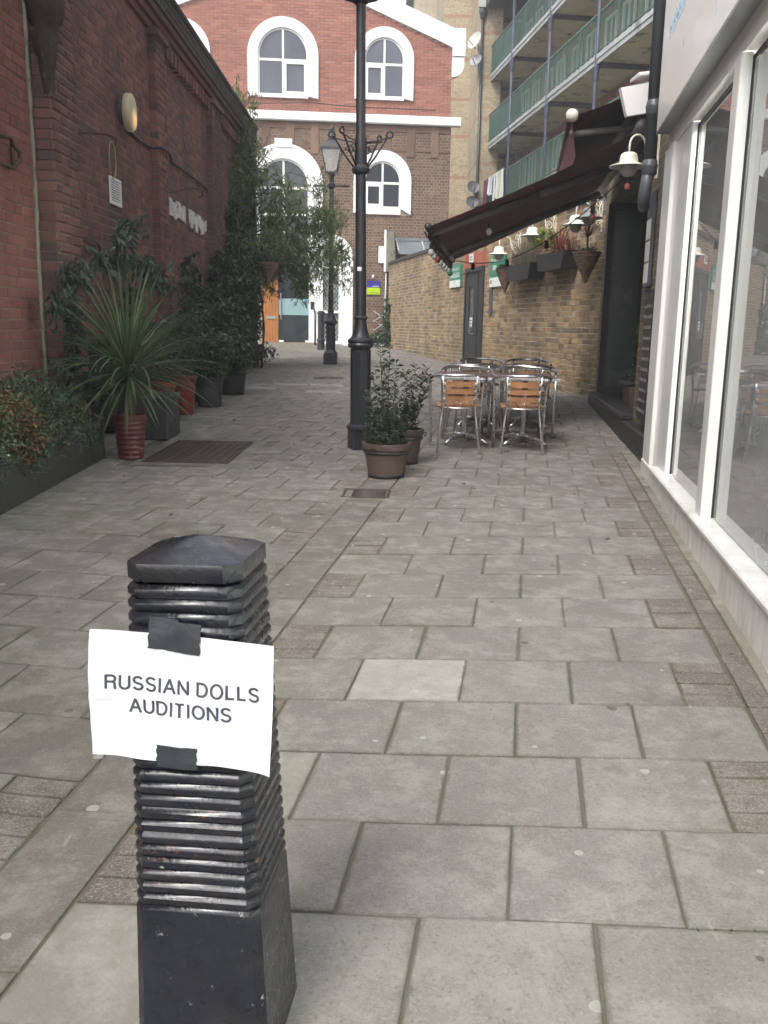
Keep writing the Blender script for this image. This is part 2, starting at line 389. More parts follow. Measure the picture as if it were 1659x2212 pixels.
# ---------------------------------------------------------------- ground and paving
gm = MB(); gm.quad((-120, -60, -60 * SL - .08), (120, -60, -60 * SL - .08), (120, 260, 260 * SL - .08), (-120, 260, 260 * SL - .08))
gm.build('ground', A['ground'], kind='structure')
pm = MB(); pm.quad((-7, -1.2, -1.2 * SL - .006), (7, -1.2, -1.2 * SL - .006), (7, 31, 31 * SL - .006), (-7, 31, 31 * SL - .006))
pave = pm.build('pavement', A['joint'], kind='structure')
CA = math.cos(math.atan(.155))
def gx(u, y, k=.155): return u / CA + y * k
def slab_geo(P, top=0.0, ch=.003):
    """P: four ground corners (x,y) counter-clockwise; returns verts and faces in world space"""
    cx = sum(p[0] for p in P) / 4; cy = sum(p[1] for p in P) / 4
    t1 = random.uniform(-.007, .007); t2 = random.uniform(-.007, .007); dz = top + random.uniform(-.002, .002)
    def z(x, y): return SL * y + dz + (x - cx) * t1 + (y - cy) * t2
    out = []; inn = []
    for x, y in P:
        dx, dy = x - cx, y - cy; L = math.hypot(dx, dy); k = 1 - ch * 1.4 / max(L, .02)
        out.append((x, y)); inn.append((cx + dx * k, cy + dy * k))
    vs = [(x, y, SL * y - .02) for x, y in out] + [(x, y, z(x, y) - ch) for x, y in out] + [(x, y, z(x, y)) for x, y in inn]
    vs.append((cx, cy, z(cx, cy))); fs = []
    for k in range(4):
        j = (k + 1) % 4; fs += [(k, j, 4 + j, 4 + k), (4 + k, 4 + j, 8 + j, 8 + k), (8 + k, 8 + j, 12)]
    return vs, fs, (cx, cy)
EDGE = [0.0] * 12 + [1.0]
def set_edge(me):
    at = me.attributes.new('edge', 'FLOAT', 'POINT'); at.data.foreach_set('value', EDGE * (len(me.vertices) // 13))
slabs = []      # (kind, corners)
def add_slab(kind, u0, u1, ya, yb, rowf, k=.155, j=.0033):
    """u0,u1: joints; ya,yb: row lines at the reference; rowf(y,x) gives the row line through y at x"""
    j = j + random.uniform(-.0012, .0016)
    P = []
    for (u, y, su, sy) in ((u0, ya, 1, 1), (u1, ya, -1, 1), (u1, yb, -1, -1), (u0, yb, 1, -1)):
        uu = u + su * j; x = gx(uu, y, k); yy = rowf(y, x) + sy * j * .8; x = gx(uu, yy, k); P.append((x + random.uniform(-.002, .002), yy + random.uniform(-.002, .002)))
    slabs.append((kind, P))
def mR(y): return max(-.06, min(.13, -.03 + .033 * (y - 2)))
def rowR(y, x): return y + mR(y) * (x - .3)
def mL(y): return max(-.15, min(0, -.15 + .045 * (y - 5)))
def rowL(y, x): return y + mL(y) * (x + 1.2)
def row0(y, x): return y
HOLES = [(-2.10, -1.24, 7.42, 8.86), (-.33, .07, 6.24, 6.62)]
PAVE_TOP = 0
def bricks4(u0, u1, ya, yb, rf):
    for q in range(4):
        a = ya + (yb - ya) * q / 4; b = ya + (yb - ya) * (q + 1) / 4
        add_slab('brick', u0, u1, a, b, rf, j=.0042)
k = -5
while 1.80 + .378 * k < 13.0:
    ya = 1.80 + .378 * k; yb = ya + .378; ue = 2.0 if ya > 8.2 else .80
    if k % 2:   # row with the half gap filled at the shop side
        u = -.962
        while u < (.59 if ya < 8.2 else ue) - .2:
            kind = 'tex' if (abs(u + .962) < .01 and k in (-1, 1, -3)) else ('pale' if (k == 3 and abs(u + .572) < .02) else 'slab')
            add_slab(kind, u, u + .39, ya, yb, rowR); u += .39
        if ya < 8.2: bricks4(u, .805, ya, yb, rowR)
    else:
        bricks4(-.962, -.766, ya, yb, rowR); u = -.766
        while u < ue - .2: add_slab('slab', u, u + .3915, ya, yb, rowR); u += .3915
    if ya < 8.2:    # one column of bricks laid lengthwise along the shopfront
        for q in range(2): add_slab('brick', .808, .905, ya + q * .189, ya + q * .189 + .189, rowR, j=.003)
    k += 1
yy = -1.0
while yy < 8.2: add_slab('concrete', .91, 1.4, yy, yy + 1.9, rowR, j=.002); yy += 1.9
# drainage channel covers running up to the gully and on to the lamp
yy = .95
while yy < 12.9:
    L = .62 if yy < 6 else .8
    if not (5.75 < yy < 6.3): add_slab('rose', -1.195, -.965, yy, yy + L, rowR)
    else: add_slab('rose', -1.195, -.965, yy, 6.2, rowR)
    yy = 6.62 if 5.75 < yy < 6.3 else yy + L
k = -12
while 5.06 + .378 * k < 13.0:
    ya = 5.06 + .378 * k; yb = ya + .378
    if k % 2: u = -1.2
    else: bricks4(-1.395, -1.2, ya, yb, rowL); u = -1.395
    while u > -4.0: add_slab('slab' if random.random() < .9 else 'rose', u - .39, u, ya, yb, rowL); u -= .39
    k += 1
PALES = [(-1.765, 14.3), (-1.382, 15.3), (-1.134, 13.9), (-.764, 14.96), (-2.4, 22.8), (-.9, 23.5), (-.2, 22.2), (.3, 24.2)]
ya = 13.04; k = 0
while ya < 29:
    off = .2 * (k % 2); u = -5.5 + off
    while u < 6:
        add_slab('slab', u, u + .58, ya, ya + .378, row0, -.2)
        u += .585
    ya += .378; k += 1
def near_pale(P):
    cx = sum(p[0] for p in P) / 4; cy = sum(p[1] for p in P) / 4
    return any(abs(cx - a) < .29 and abs(cy - b) < .19 for a, b in PALES) and cy > 13
SM = {'slab': 'slab', 'pale': 'slab_pale', 'tex': 'slab_tex', 'rose': 'slab_rose', 'brick': 'paver', 'concrete': 'concrete'}
cand = {}
for kind, P in slabs:
    cx = sum(p[0] for p in P) / 4; cy = sum(p[1] for p in P) / 4
    if any(a < cx < b and c < cy < d for a, b, c, d in HOLES): continue
    if near_pale(P): kind = 'pale'
    if not any(inview((p[0], p[1], SL * p[1]), 60) for p in P) and cy > 3: 
        vis = False
    else: vis = inview((cx, cy, SL * cy), 150)
    pp = [px((p[0], p[1], SL * p[1])) for p in P]
    ar = abs(sum(pp[i][0] * pp[(i + 1) % 4][1] - pp[(i + 1) % 4][0] * pp[i][1] for i in range(4))) if vis else 0
    nm = 'paving_brick' if kind == 'brick' else ('concrete_strip' if kind == 'concrete' else ('channel_cover' if (kind == 'rose' and abs(cx - (cy * .155 - 1.09)) < .08) else 'paving_slab'))
    cand.setdefault(nm, []).append((ar, kind, P))
for nm, lst in cand.items():
    lst.sort(key=lambda t: -t[0])
    joined = {}
    for i, (ar, kind, P) in enumerate(lst):
        vs, fs, (cx, cy) = slab_geo(P)
        if i < 300:
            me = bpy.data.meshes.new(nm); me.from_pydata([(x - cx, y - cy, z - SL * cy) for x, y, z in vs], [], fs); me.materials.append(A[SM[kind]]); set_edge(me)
            o = link(nm, me, pave, (cx, cy, SL * cy))
            if kind == 'pale': o['label'] = 'pale new looking paving slab'
            if kind == 'tex': o['label'] = 'cream paving slab with a finely dimpled surface'
        else: joined.setdefault(kind, MB()).add(vs, fs)
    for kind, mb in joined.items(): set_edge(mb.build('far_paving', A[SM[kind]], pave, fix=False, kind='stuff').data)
# patched mortar bed around the manhole frame and the gully
mo = MB()
for (x0, x1, y0, y1) in ((-2.12, -1.2, 7.4, 8.9),):
    mo.add([(x0, y0, SL * y0 - .001), (x1, y0, SL * y0 - .001), (x1 + .05, y1, SL * y1 - .001), (x0, y1, SL * y1 - .001)], [(0, 1, 2, 3)])
mo.add([(-.38, 6.2, SL * 6.2 - .003), (.12, 6.2, SL * 6.2 - .003), (.14, 6.68, SL * 6.68 - .003), (-.34, 6.68, SL * 6.68 - .003)], [(0, 1, 2, 3)])
mo.build('mortar_patch', A['concrete'], pave, fix=False)

# ---------------------------------------------------------------- thin scattering volume added to imitate the milky veil of lens glare
hz = bpy.data.materials.new('glare_haze'); hz.use_nodes = True; hz.node_tree.nodes.clear()
_pv = hz.node_tree.nodes.new('ShaderNodeVolumePrincipled'); _pv.inputs['Density'].default_value = .0032; _pv.inputs['Color'].default_value = (.93, .96, 1, 1); _pv.inputs['Anisotropy'].default_value = .2
_ho = hz.node_tree.nodes.new('ShaderNodeOutputMaterial'); hz.node_tree.links.new(_pv.outputs[0], _ho.inputs['Volume'])
MB().box(-121, 121, -61, 261, -3.5, 32).build('glare_haze', hz, kind='stuff')

# ---------------------------------------------------------------- brick laying
def face_brick(w, h, d, ch=.004):
    """front face towards -y, origin at lower left of the front"""
    vs = [(0, d, 0), (w, d, 0), (w, d, h), (0, d, h), (0, ch, 0), (w, ch, 0), (w, ch, h), (0, ch, h), (ch, 0, ch), (w - ch, 0, ch), (w - ch, 0, h - ch), (ch, 0, h - ch)]
    fs = [(8, 9, 10, 11)]
    for k in range(4):
        j = (k + 1) % 4; fs += [(k, j, 4 + j, 4 + k), (4 + k, 4 + j, 8 + j, 8 + k)]
    return vs, fs
def lay(par, s0, s1, z0, z1, mat, blocked=None, L=.24, H=.083, J=.011, bond='flemish', front=-.005, depth=.03, nind=300, name='brick', top=None, ch=.004, rough=.003):
    """courses of bricks on the wall frame of `par`; the largest visible full bricks become parts"""
    mw = par.matrix_basis if par.parent is None else par.matrix_basis
    pieces = []; k = 0; z = z0
    while z < z1 - .02:
        za, zb = z, min(z + H - J, z1)
        if bond == 'flemish': seq = [L, L / 2 + J / 2]; off = -(L * .75) * (k % 2)
        elif bond == 'english': seq = [L] if k % 2 else [L / 2]; off = -.06 * (k % 2)
        elif bond == 'soldier': seq = [L]; off = 0
        else: seq = [L]; off = -L / 2 * (k % 2)
        iv = [(s0, s1 if top is None else s1)]
        if blocked:
            for (a, b) in blocked(za, zb):
                ni = []
                for (p, q) in iv:
                    if b <= p or a >= q: ni.append((p, q))
                    else:
                        if a > p: ni.append((p, a))
                        if b < q: ni.append((b, q))
                iv = ni
        s = s0 + off; i = 0
        while s < s1:
            w = seq[i % len(seq)]; a, b = s, s + w - J
            for (p, q) in iv:
                aa, bb = max(a, p), min(b, q)
                if bb - aa > .015:
                    pieces.append((aa, bb, za, zb, abs((bb - aa) - (b - a)) < 1e-6, i % len(seq) if len(seq) > 1 else (k % 2 if bond == 'english' else 0)))
            s += w; i += 1
        z += H; k += 1
    sc = []
    for n_, (a, b, za, zb, full, typ) in enumerate(pieces):
        P = mw @ Vector(((a + b) / 2, front, (za + zb) / 2))
        if full and abs(zb - za - (H - J)) < 1e-6 and inview(P, 10): sc.append(((P - Vector((0, 0, HC))).length * (1 if typ == 0 else 1.5), n_))
    sc.sort(); ind = set(n_ for _, n_ in sc[:nind])
    meshes = {}
    J_ = MB()
    for n_, (a, b, za, zb, full, typ) in enumerate(pieces):
        dy = random.uniform(-rough, rough)
        if n_ in ind:
            key = round(b - a, 3)
            if key not in meshes:
                vs, fs = face_brick(b - a, zb - za, depth, ch); me = bpy.data.meshes.new(name); me.from_pydata(vs, [], fs); me.materials.append(mat); meshes[key] = me
            link(name, meshes[key], par, (a, front + dy, za), (0, 0, random.uniform(-.01, .01)))
        else:
            vs, fs = face_brick(b - a, zb - za, depth, ch)
            J_.add([(x + a, y + front + dy, z_ + za) for x, y, z_ in vs], fs)
    if J_.v: J_.build('brickwork', mat, par, fix=False, kind='stuff')
def frame_root(name, o, d, label, cat, **k):
    r = root(name, o, math.atan2(d[1], d[0]), label, cat, **k); r.matrix_basis = Matrix.Translation(o) @ Matrix.Rotation(math.atan2(d[1], d[0]), 4, 'Z'); return r

# ---------------------------------------------------------------- left wall (local x = world y, outward = -y)
LW = frame_root('brick_wall', (-3.0, 0, 0), (0, 1), 'tall sooty red brick wall with piers along the left side of the alley', 'wall')
MB().box(-2, 20.3, 0.0, .5, -.1, 5.1).build('wall_core', A['mortar_left'], LW)
PIL = [(8.08, 8.75, .15, 5.0), (11.95, 12.45, .10, 4.78), (15.6, 16.4, .10, 4.82)]
def blkL(za, zb): return [(a, b) for a, b, d, zt in PIL if za < zt]
lay(LW, 7.98, 20.25, .02, 5.06, A['brick_left'], blkL, L=.25, H=.083, nind=300)
lay(LW, 3.5, 7.96, .02, 5.06, A['brick_near'], None, L=.25, H=.083, nind=200, front=-.006, rough=.0012)
for a, b, d, zt in PIL:
    MB().box(a + .01, b - .01, -d + .01, .02, 0, zt).build('pier', A['mortar_left'], LW)
    lay(LW, a, b, .02, zt, A['brick_left'], None, L=.25, H=.083, bond='flemish', front=-d, depth=d - .002, nind=0, ch=.012 if a < 9 else .005, rough=.005)
# corbelled cornice and coping
cb = MB()
for i, (z, d) in enumerate(((4.86, .045), (4.94, .09), (5.02, .14))):
    cb.box(7.98, 20.28, -d, .02, z, z + .078)
cb.build('cornice', A['brick_left'], LW)
for a, b, d, zt in PIL[1:]:
    c2 = MB(); c2.box(a - .05, b + .05, -d - .05, 0, zt, zt + .07); c2.build('pier_cap', A['brick_left'], LW)
dn = MB(); s = 12.6
while s < 20.1:
    dn.box(s, s + .11, -.09, .0, 4.70, 4.855); s += .23
dn.build('dentil_course', A['brick_left'], LW)
lay(LW, 7.98, 20.28, 5.1, 5.34, A['coping'], None, L=.24, H=.08, front=-.17, depth=.6, nind=0)
MB().box(7.98, 20.3, -.2, .55, 5.34, 5.42, .02).build('coping', A['coping'], LW)
MB().box(3.5, 7.98, -.03, .5, 5.06, 7.6).build('wall_upper', A['brick_near'], LW)
# far end return of the wall
MB().box(20.3, 20.5, -.12, .5, -.1, 4.9, .01).build('end_pier', A['coping'], LW)
# cement strip at the change of brickwork
sm = MB()
pts = [(7.99 + .012 * math.sin(z * 3) + random.uniform(-.006, .006), -.004, z) for z in np.linspace(.2, 5.0, 60)]
sm.tube(pts, [.02 + random.uniform(-.005, .006) for i in range(60)], 6); sm.build('cement_fillet', A['concrete_old'], LW, True)

# ---------------------------------------------------------------- right yard wall
RWo = (.02, 28.95, 0); RWd = Vector((3.137 - .06, 13.187 - 28.75)).normalized()
RW = frame_root('brick_wall', RWo, RWd, 'yellow stock brick yard wall behind the cafe tables with a dark door in it', 'wall')
def RS(Y): return (28.95 - Y) / -RWd.y
RWL = RS(13.05)
MB().box(0, RWL, 0.0, .3, 0, 3.2).build('wall_core', A['mortar_yellow'], RW)
D0, D1, DZ = RS(20.42), RS(19.06), 2.60
def blkR(za, zb):
    o = []
    if zb < DZ + .33 and za > 0: o.append((D0 - (.16 if za > DZ else 0), D1 + (.16 if za > DZ else 0)))
    return o
lay(RW, 0, RWL, .30, 3.18, A['brick_yellow'], blkR, L=.25, H=.083, nind=300, rough=.004)
lay(RW, D0 - .16, D1 + .16, DZ + .005, DZ + .325, A['brick_lintel'], None, L=.075, H=.325, bond='soldier', nind=60, name='lintel_brick', rough=.001)
MB().box(-.05, RWL, -.05, .36, 3.2, 3.30, .015).build('coping', A['coping'], RW)
MB().box(0, RWL, -.05, 0.0, .2, .36, .01).build('plinth', A['concrete_old'], RW)
# door in the yard wall (its own thing would not move: part of the wall)
dd = MB().box(D0, D1, -.004, .02, .42, DZ).build('door', A['dark'], RW)
fr = MB(); fr.box(D0, D0 + .09, -.035, 0, .42, DZ, .008); fr.box(D1 - .09, D1, -.035, 0, .42, DZ, .008); fr.box(D0 + .09, D1 - .09, -.035, 0, DZ - .09, DZ, .008); fr.build('frame', A['dark'], dd)
fr = MB(); fr.box(D0 + .98, D0 + 1.01, -.03, 0, .45, DZ - .1, .004); fr.build('astragal', A['dark'], dd)
lf = MB()
for (a, b, c, d) in ((.12, .34, .5, 2.4), (.78, .96, .5, 2.4), (.34, .78, 2.2, 2.4), (.34, .78, .5, 1.35), (1.03, 1.26, .5, 2.4)): lf.box(D0 + a, D0 + b, -.02, 0, c, d, .006)
lf.build('door_rail', A['dark'], dd)
MB().box(D0 + .48, D0 + .66, -.012, .0, 1.42, 2.15).build('vision_panel', A['pane_grey'], dd)
MB().tube([(D0 + .72, -.02, 1.5), (D0 + .72, -.1, 1.5), (D0 + .72, -.1, 1.22), (D0 + .72, -.02, 1.22)], .012, 6).build('handle', A['alu'], dd)

# ---------------------------------------------------------------- red brick hall at the end
FD = Vector((.9956, .0936)).normalized()
FH = frame_root('brick_hall', (-3.25, 29.05, 0), FD, 'red and brown brick hall with white arched windows closing the alley', 'building')
def arch_pts(c, r, zs, zp, n=24, rz=None):
    rz = rz or r
    return [(c - r, zs)] + [(c - r * math.cos(math.pi * i / n), zp + rz * math.sin(math.pi * i / n)) for i in range(n + 1)] + [(c + r, zs)]
ARCH = [(0, 1.05, 8.03, 9.18), (3.03, .89, 8.07, 9.2), (-3.03, .89, 8.07, 9.2), (3.03, .89, 4.76, 5.73), (0, 1.20, .2, 5.52), (1.456, .69, .2, 3.41), (-3.03, .89, 4.76, 5.73)]
def blkF(za, zb):
    zm = (za + zb) / 2; o = []
    for c, r, zs, zp in ARCH:
        if zs < zm < zp: o.append((c - r + .02, c + r - .02))
        elif zp <= zm < zp + r: h = math.sqrt(r * r - (zm - zp) ** 2); o.append((c - h + .02, c + h - .02))
    return o
def blkG(za, zb):
    o = blkF(za, zb); zm = zb; e = 5.08 - max(0, (zm - 9.62)) / .383
    if zm > 9.55: o += [(-5.3, -e), (e, 5.3)]
    return o
body = MB(); body.prism([(-5.08, 0), (5.08, 0), (5.08, 9.62), (0, 11.56), (-5.08, 9.62)], 0.0, 9.0); body.build('wall_core', A['mortar_brown'], FH)
MB().prism([(-5.08, 7.5), (5.08, 7.5), (5.08, 9.62), (0, 11.56), (-5.08, 9.62)], -.004, .05).build('upper_core', A['mortar_red'], FH)
lay(FH, -5.08, 5.08, 7.6, 11.55, A['brick_red'], blkG, L=.25, H=.083, bond='stretcher', front=-.013, nind=200, ch=.002, rough=.0015)
lay(FH, -5.12, 5.12, .5, 7.36, A['brick_brown'], blkF, L=.25, H=.083, bond='english', front=-.009, nind=260, ch=.002, rough=.0015)
# panel band with pilaster strips under the string course
pb = MB(); s = -5.05
while s < 5.1:
    pb.box(s, s + .24, -.035, -.004, 6.45, 7.34, .006); s += .735
pb.box(-5.12, 5.12, -.03, -.004, 7.16, 7.345, .006); pb.box(-5.12, 5.12, -.028, -.004, 6.6, 6.68, .006)
pb.build('pilaster_band', A['brick_brown'], FH)
MB().box(-5.2, 5.42, -.16, .05, 7.36, 7.62, .03).build('string_course', A['white_render'], FH)
vb = MB()
for sgn in (-1, 1):
    vb.prism([(0, 11.58), (0, 12.12), (sgn * 5.1, 10.14), (sgn * 5.1, 9.6)][::sgn], -.1, .12)
vb.build('bargeboard', A['white_render'], FH)
kn = MB()
for sgn in (-1, 1):
    kn.prism([(sgn * 5.08, 9.35), (sgn * 5.08, 10.12), (sgn * 5.46, 10.12), (sgn * 5.46, 9.35)][::sgn], -.16, .12)
    kn.prism([(sgn * 5.08, 8.76)] + [(sgn * (5.08 + .36 * math.sin(a)), 9.12 - .36 * math.cos(a)) for a in np.linspace(.1, 1.57, 8)] + [(sgn * 5.44, 9.33), (sgn * 5.08, 9.33)], -.13, .12)
kn.build('kneeler', A['white_render'], FH)
rf = MB(); rf.prism([(0, 12.13), (5.3, 10.1), (5.3, 10.0), (0, 12.03)], .12, 9); rf.prism([(0, 12.13), (-5.3, 10.1), (-5.3, 10.0), (0, 12.03)][::-1], .12, 9); rf.build('roof', A['tile_red'], FH)
def arch_window(c, ro, ri, zs, zo, zsi, zpi, trans, panemat, opener=None, sur=True, thick=.09):
    w = MB()
    o_ = arch_pts(c, ro, zs, zo); i_ = arch_pts(c, ri, zsi, zpi)
    w.ring(o_, i_, -thick, .02)
    if zsi > zs + .01: w.box(c - ri, c + ri, -thick + .004, .02, zs, zsi)
    win = w.build('window', A['white_render'], FH)
    MB().prism(arch_pts(c, ri, zsi, zpi), -.018, -.008).build('pane', panemat, win)
    g = MB(); g.ring(arch_pts(c, ri, zsi, zpi), arch_pts(c, ri - .055, zsi + .05, zpi), -.03, .0)
    g.box(c - .03, c + .03, -.032, .001, zsi, zpi + ri - .01)
    g.box(c - ri + .02, c + ri - .02, -.033, .002, zpi - .04 + trans, zpi + .03 + trans)
    g.box(c - ri, c + ri, -.036, .002, zsi, zsi + .06)
    if opener:
        a, b = (c + .03, c + ri - .055) if opener > 0 else (c - ri + .055, c - .03); z1 = zpi - .04 + trans
        g.ring([(a, zsi + .06), (a, z1), (b, z1), (b, zsi + .06)], [(a + .07, zsi + .13), (a + .07, z1 - .07), (b - .07, z1 - .07), (b - .07, zsi + .13)], -.05, -.002, closed=True)
    g.build('frame', A['white_paint'], win)
    return win
arch_window(0, 1.05, .75, 8.0, 9.18, 8.06, 9.19, -.13, A['pane_sky'], 1)
arch_window(3.03, .89, .61, 8.05, 9.2, 8.11, 9.19, -.13, A['pane_sky'], -1)
arch_window(-3.03, .89, .61, 8.05, 9.2, 8.11, 9.19, -.13, A['pane_sky'], 1)
arch_window(3.03, .89, .57, 4.74, 5.73, 4.92, 5.73, -.06, A['pane'], -1)
arch_window(-3.03, .89, .57, 4.74, 5.73, 4.92, 5.73, -.06, A['pane'], 1)
# big arch with stair window over the entrance
w = MB(); w.ring(arch_pts(0, 1.20, .2, 5.52), arch_pts(0, .79, .2, 5.49), -.1, .02); w.prism([(-.25, 6.6), (.25, 6.6), (.27, 6.84), (-.27, 6.84)], -.13, -.1)
win = w.build('entrance_surround', A['white_render'], FH)
MB().prism(arch_pts(0, .79, 3.2, 5.49), -.018, -.008).build('pane', A['pane_grey'], win)
g = MB(); g.box(-.03, .03, -.03, .0, 3.2, 6.25); g.box(-.79, .79, -.032, .001, 5.4, 5.47); g.box(-.79, .79, -.032, .001, 4.62, 4.69); g.ring(arch_pts(0, .79, 3.2, 5.49), arch_pts(0, .735, 3.2, 5.49), -.03, -.002)
g.build('frame', A['white_paint'], win)
MB().box(-.82, .98, -.32, .02, 3.14, 3.2, .01).build('canopy', A['white_paint'], win)
w = MB(); w.ring(arch_pts(1.456, .69, .2, 3.41), arch_pts(1.456, .25, .2, 3.41), -.105, .02); w.box(1.2, 1.71, -.104, .02, .2, .82)
w.box(.84, .9, -.098, .02, .2, 3.3); win2 = w.build('window', A['white_render'], FH)
MB().prism(arch_pts(1.456, .25, .8, 3.41), -.018, -.008).build('pane', A['pane_grey'], win2)
g = MB(); g.box(1.2, 1.71, -.03, .0, 3.09, 3.15); g.box(1.15, 1.76, -.13, .0, 1.72, 1.80); g.box(1.1, 1.8, -.16, .0, .76, .86); g.build('frame', A['white_paint'], win2)
ld = MB()      # diamond leading
for sg in (1, -1):
    for kk in np.arange(-1, 3.6, .15):
        a = None; pts = []
        for s_ in (1.206, 1.706):
            pts.append((s_, -.006, .85 + kk + sg * (s_ - 1.206) * 1.6))
        zmn, zmx = .86, 3.4
        (x1, y1, z1), (x2, y2, z2) = pts
        def cl(z):
            return x1 + (x2 - x1) * (z - z1) / (z2 - z1)
        if max(z1, z2) < zmn or min(z1, z2) > zmx: continue
        P1, P2 = (x1, z1), (x2, z2)
        if P1[1] < zmn: P1 = (cl(zmn), zmn)
        if P1[1] > zmx: P1 = (cl(zmx), zmx)
        if P2[1] < zmn: P2 = (cl(zmn), zmn)
        if P2[1] > zmx: P2 = (cl(zmx), zmx)
        ld.tube([(P1[0], -.021, P1[1]), (P2[0], -.021, P2[1])], .008, 4)
ld.build('leading', A['edge_pale'], win2)
# entrance door set
ent = MB(); ent.box(-.66, -.18, -.06, .0, .8, 3.14, .005); ew = ent.build('timber_panel', A['orange_wood'], win)
q = MB()
for i in range(1, 5): q.box(-.66 + i * .096 - .003, -.66 + i * .096 + .003, -.062, -.058, .8, 3.13)
q.build('board_joint', A['dark_brown'], win)
MB().box(-.56, -.26, -.075, -.06, 1.5, 1.6, .005).build('letter_plate', A['alu'], win)
dg = MB().box(-.18, .80, -.03, .0, .8, 3.14).build('glass_door', A['door_glass'], FH)
MB().box(-.17, .79, -.036, -.031, 1.64, 2.14).build('frosted_band', A['frost'], dg)
MB().tube([(-.1, -.09, 1.5), (-.1, -.09, 2.3)], .018, 8).build('handle', A['alu'], dg)
mm_ = MB(); mm_.box(-.17, -.02, -.04, -.031, .8, .86); mm_.box(.66, .79, -.04, -.031, .8, .86); mm_.build('hinge', A['white_paint'], dg)
mk = MB(); mk.lathe([(.045, -.037), (.045, -.039)], 16); 
mk2 = MB(); mk2.prism([(.68 + .045 * math.cos(a), 2.06 + .045 * math.sin(a)) for a in np.linspace(0, 6.1, 16)], -.039, -.037); mk2.build('door_mark', simple('mark_blue', (.05, .08, .3), .5), dg)
# plinth strip
MB().box(2.15, 5.1, -.03, .0, .5, .80, .005).build('plinth', A['white_render'], FH)
# step and ramp before the door
rm = MB(); rm.add([(-1.0, 0, .79), (1.05, 0, .79), (1.05, -.5, .79), (-1.0, -.5, .79), (1.05, -1.9, .66), (-1.0, -1.9, .66), (1.05, 0, .5), (-1.0, 0, .5), (1.05, -1.9, .5), (-1.0, -1.9, .5)],
    [(3, 2, 1, 0), (5, 4, 2, 3), (2, 4, 8, 6, 1), (0, 7, 9, 5, 3), (5, 9, 8, 4), ])
rm.build('ramp', A['concrete'], FH, rot=(0, 0, 0))
for t_ in range(7):
    MB().box(-.98 + t_ * .285, -.70 + t_ * .285, -.3, -.01, .79, .80).build('step_tile', simple('step_tile%d' % (t_ % 2), (.26, .15, .11), .7) if t_ < 2 else bpy.data.materials['step_tile%d' % (t_ % 2)], FH)

# ---------------------------------------------------------------- tower block behind
def solid(name, x0, x1, y0, y1, z0, z1, mat, par=None, **k): return MB().box(x0, x1, y0, y1, z0, z1).build(name, mat, par, **k)
TW = root('brick_tower', (0, 0, 0), 0, 'yellow brick stair tower with red bands rising behind the hall', 'building')
solid('tower_wall', 2.3, 8.5, 44.3, 52, 0, 24, A['tower'], TW)
solid('stack', 3.58, 4.55, 40.5, 44.29, 0, 15.8, A['tower'], TW)
solid('stack_coping', 3.52, 4.56, 40.44, 44.28, 15.8, 15.95, A['coping'], TW)
solid('side_wing', 4.551, 7.0, 42.1, 44.28, 0, 24, A['tower'], TW)
FL = frame_root('apartment_block', (3.96, 41.7, 0), (.1313, -.9913), 'flats with long green railed balconies stepping away above the cafe', 'building')
solid('rear_wall', -.3, 27, 1.55, 8, 0, 24, A['flat_wall'], FL)
pass
FLZ = (6.31, 8.96, 11.64, 14.4)
CS = (.0, 4.64, 9.45, 14.1, 18.7, 23.3)
for i, z in enumerate(FLZ):
    top = i == 3
    bf = MB().box(-.05, 27, (-.25 if top else .02), 1.55, z - .16, z - .02).build('balcony_floor' if not top else 'roof_soffit', A['soffit'] if not top else A['dark_brown'], FL)
    e = MB()
    if not top: e.box(-.06, 27, -.03, .02, z - .10, z + .04, .01); e.box(-.06, 27, -.0, .03, z - .22, z - .1)
    else: e.box(-.1, 27, -.35, -.25, z - .2, z + .1, .01)
    e.build('edge_beam', A['edge_pale'] if not top else A['dark'], bf)
    for cs in CS: MB().box(cs - .05, cs + .05, .05, 1.55, z - .30, z - .162).build('joist', A['dark'], bf)
    if top: continue
    rr = MB(); rr.box(0, 27, -.02, .02, z + 1.10, z + 1.15); rr.box(0, 27, -.015, .015, z + .1, z + .13); rl = rr.build('railing', A['rail_green'], FL)
    bb = MB(); s = .05
    while s < 27: bb.box(s, s + .011, -.005, .005, z + .1, z + 1.12); s += .075
    bb.build('baluster', A['rail_green'], rl, fix=False, kind='stuff')
    pm_ = MB()
    for j in range(len(CS)):
        a = CS[j]; b = CS[j + 1] if j + 1 < len(CS) else 27
        if j == 0: m_ = MB().box(a + .06, b - .06, .03, .034, z + .12, z + 1.02).build('screen_panel', A['mesh_green'], rl)
        for q_ in range(3): MB().box(a + (b - a) * q_ / 3 - .02, a + (b - a) * q_ / 3 + .02, -.02, .02, z + .04, z + 1.1).build('rail_post', A['rail_green'], rl)
cidx = 0
for cs in CS:
    c_ = MB(); c_.tube([(cs, .0, 0.4), (cs, .0, 14.2)], .06, 8)
    for z in FLZ: c_.lathe([(.06, z - .7), (.1, z - .6), (.08, z - .5), (.12, z - .3)], 8, (cs, 0), False, False)
    c_.build('column', A['col_blue'], FL, True)
lin = A['brick_lintel']
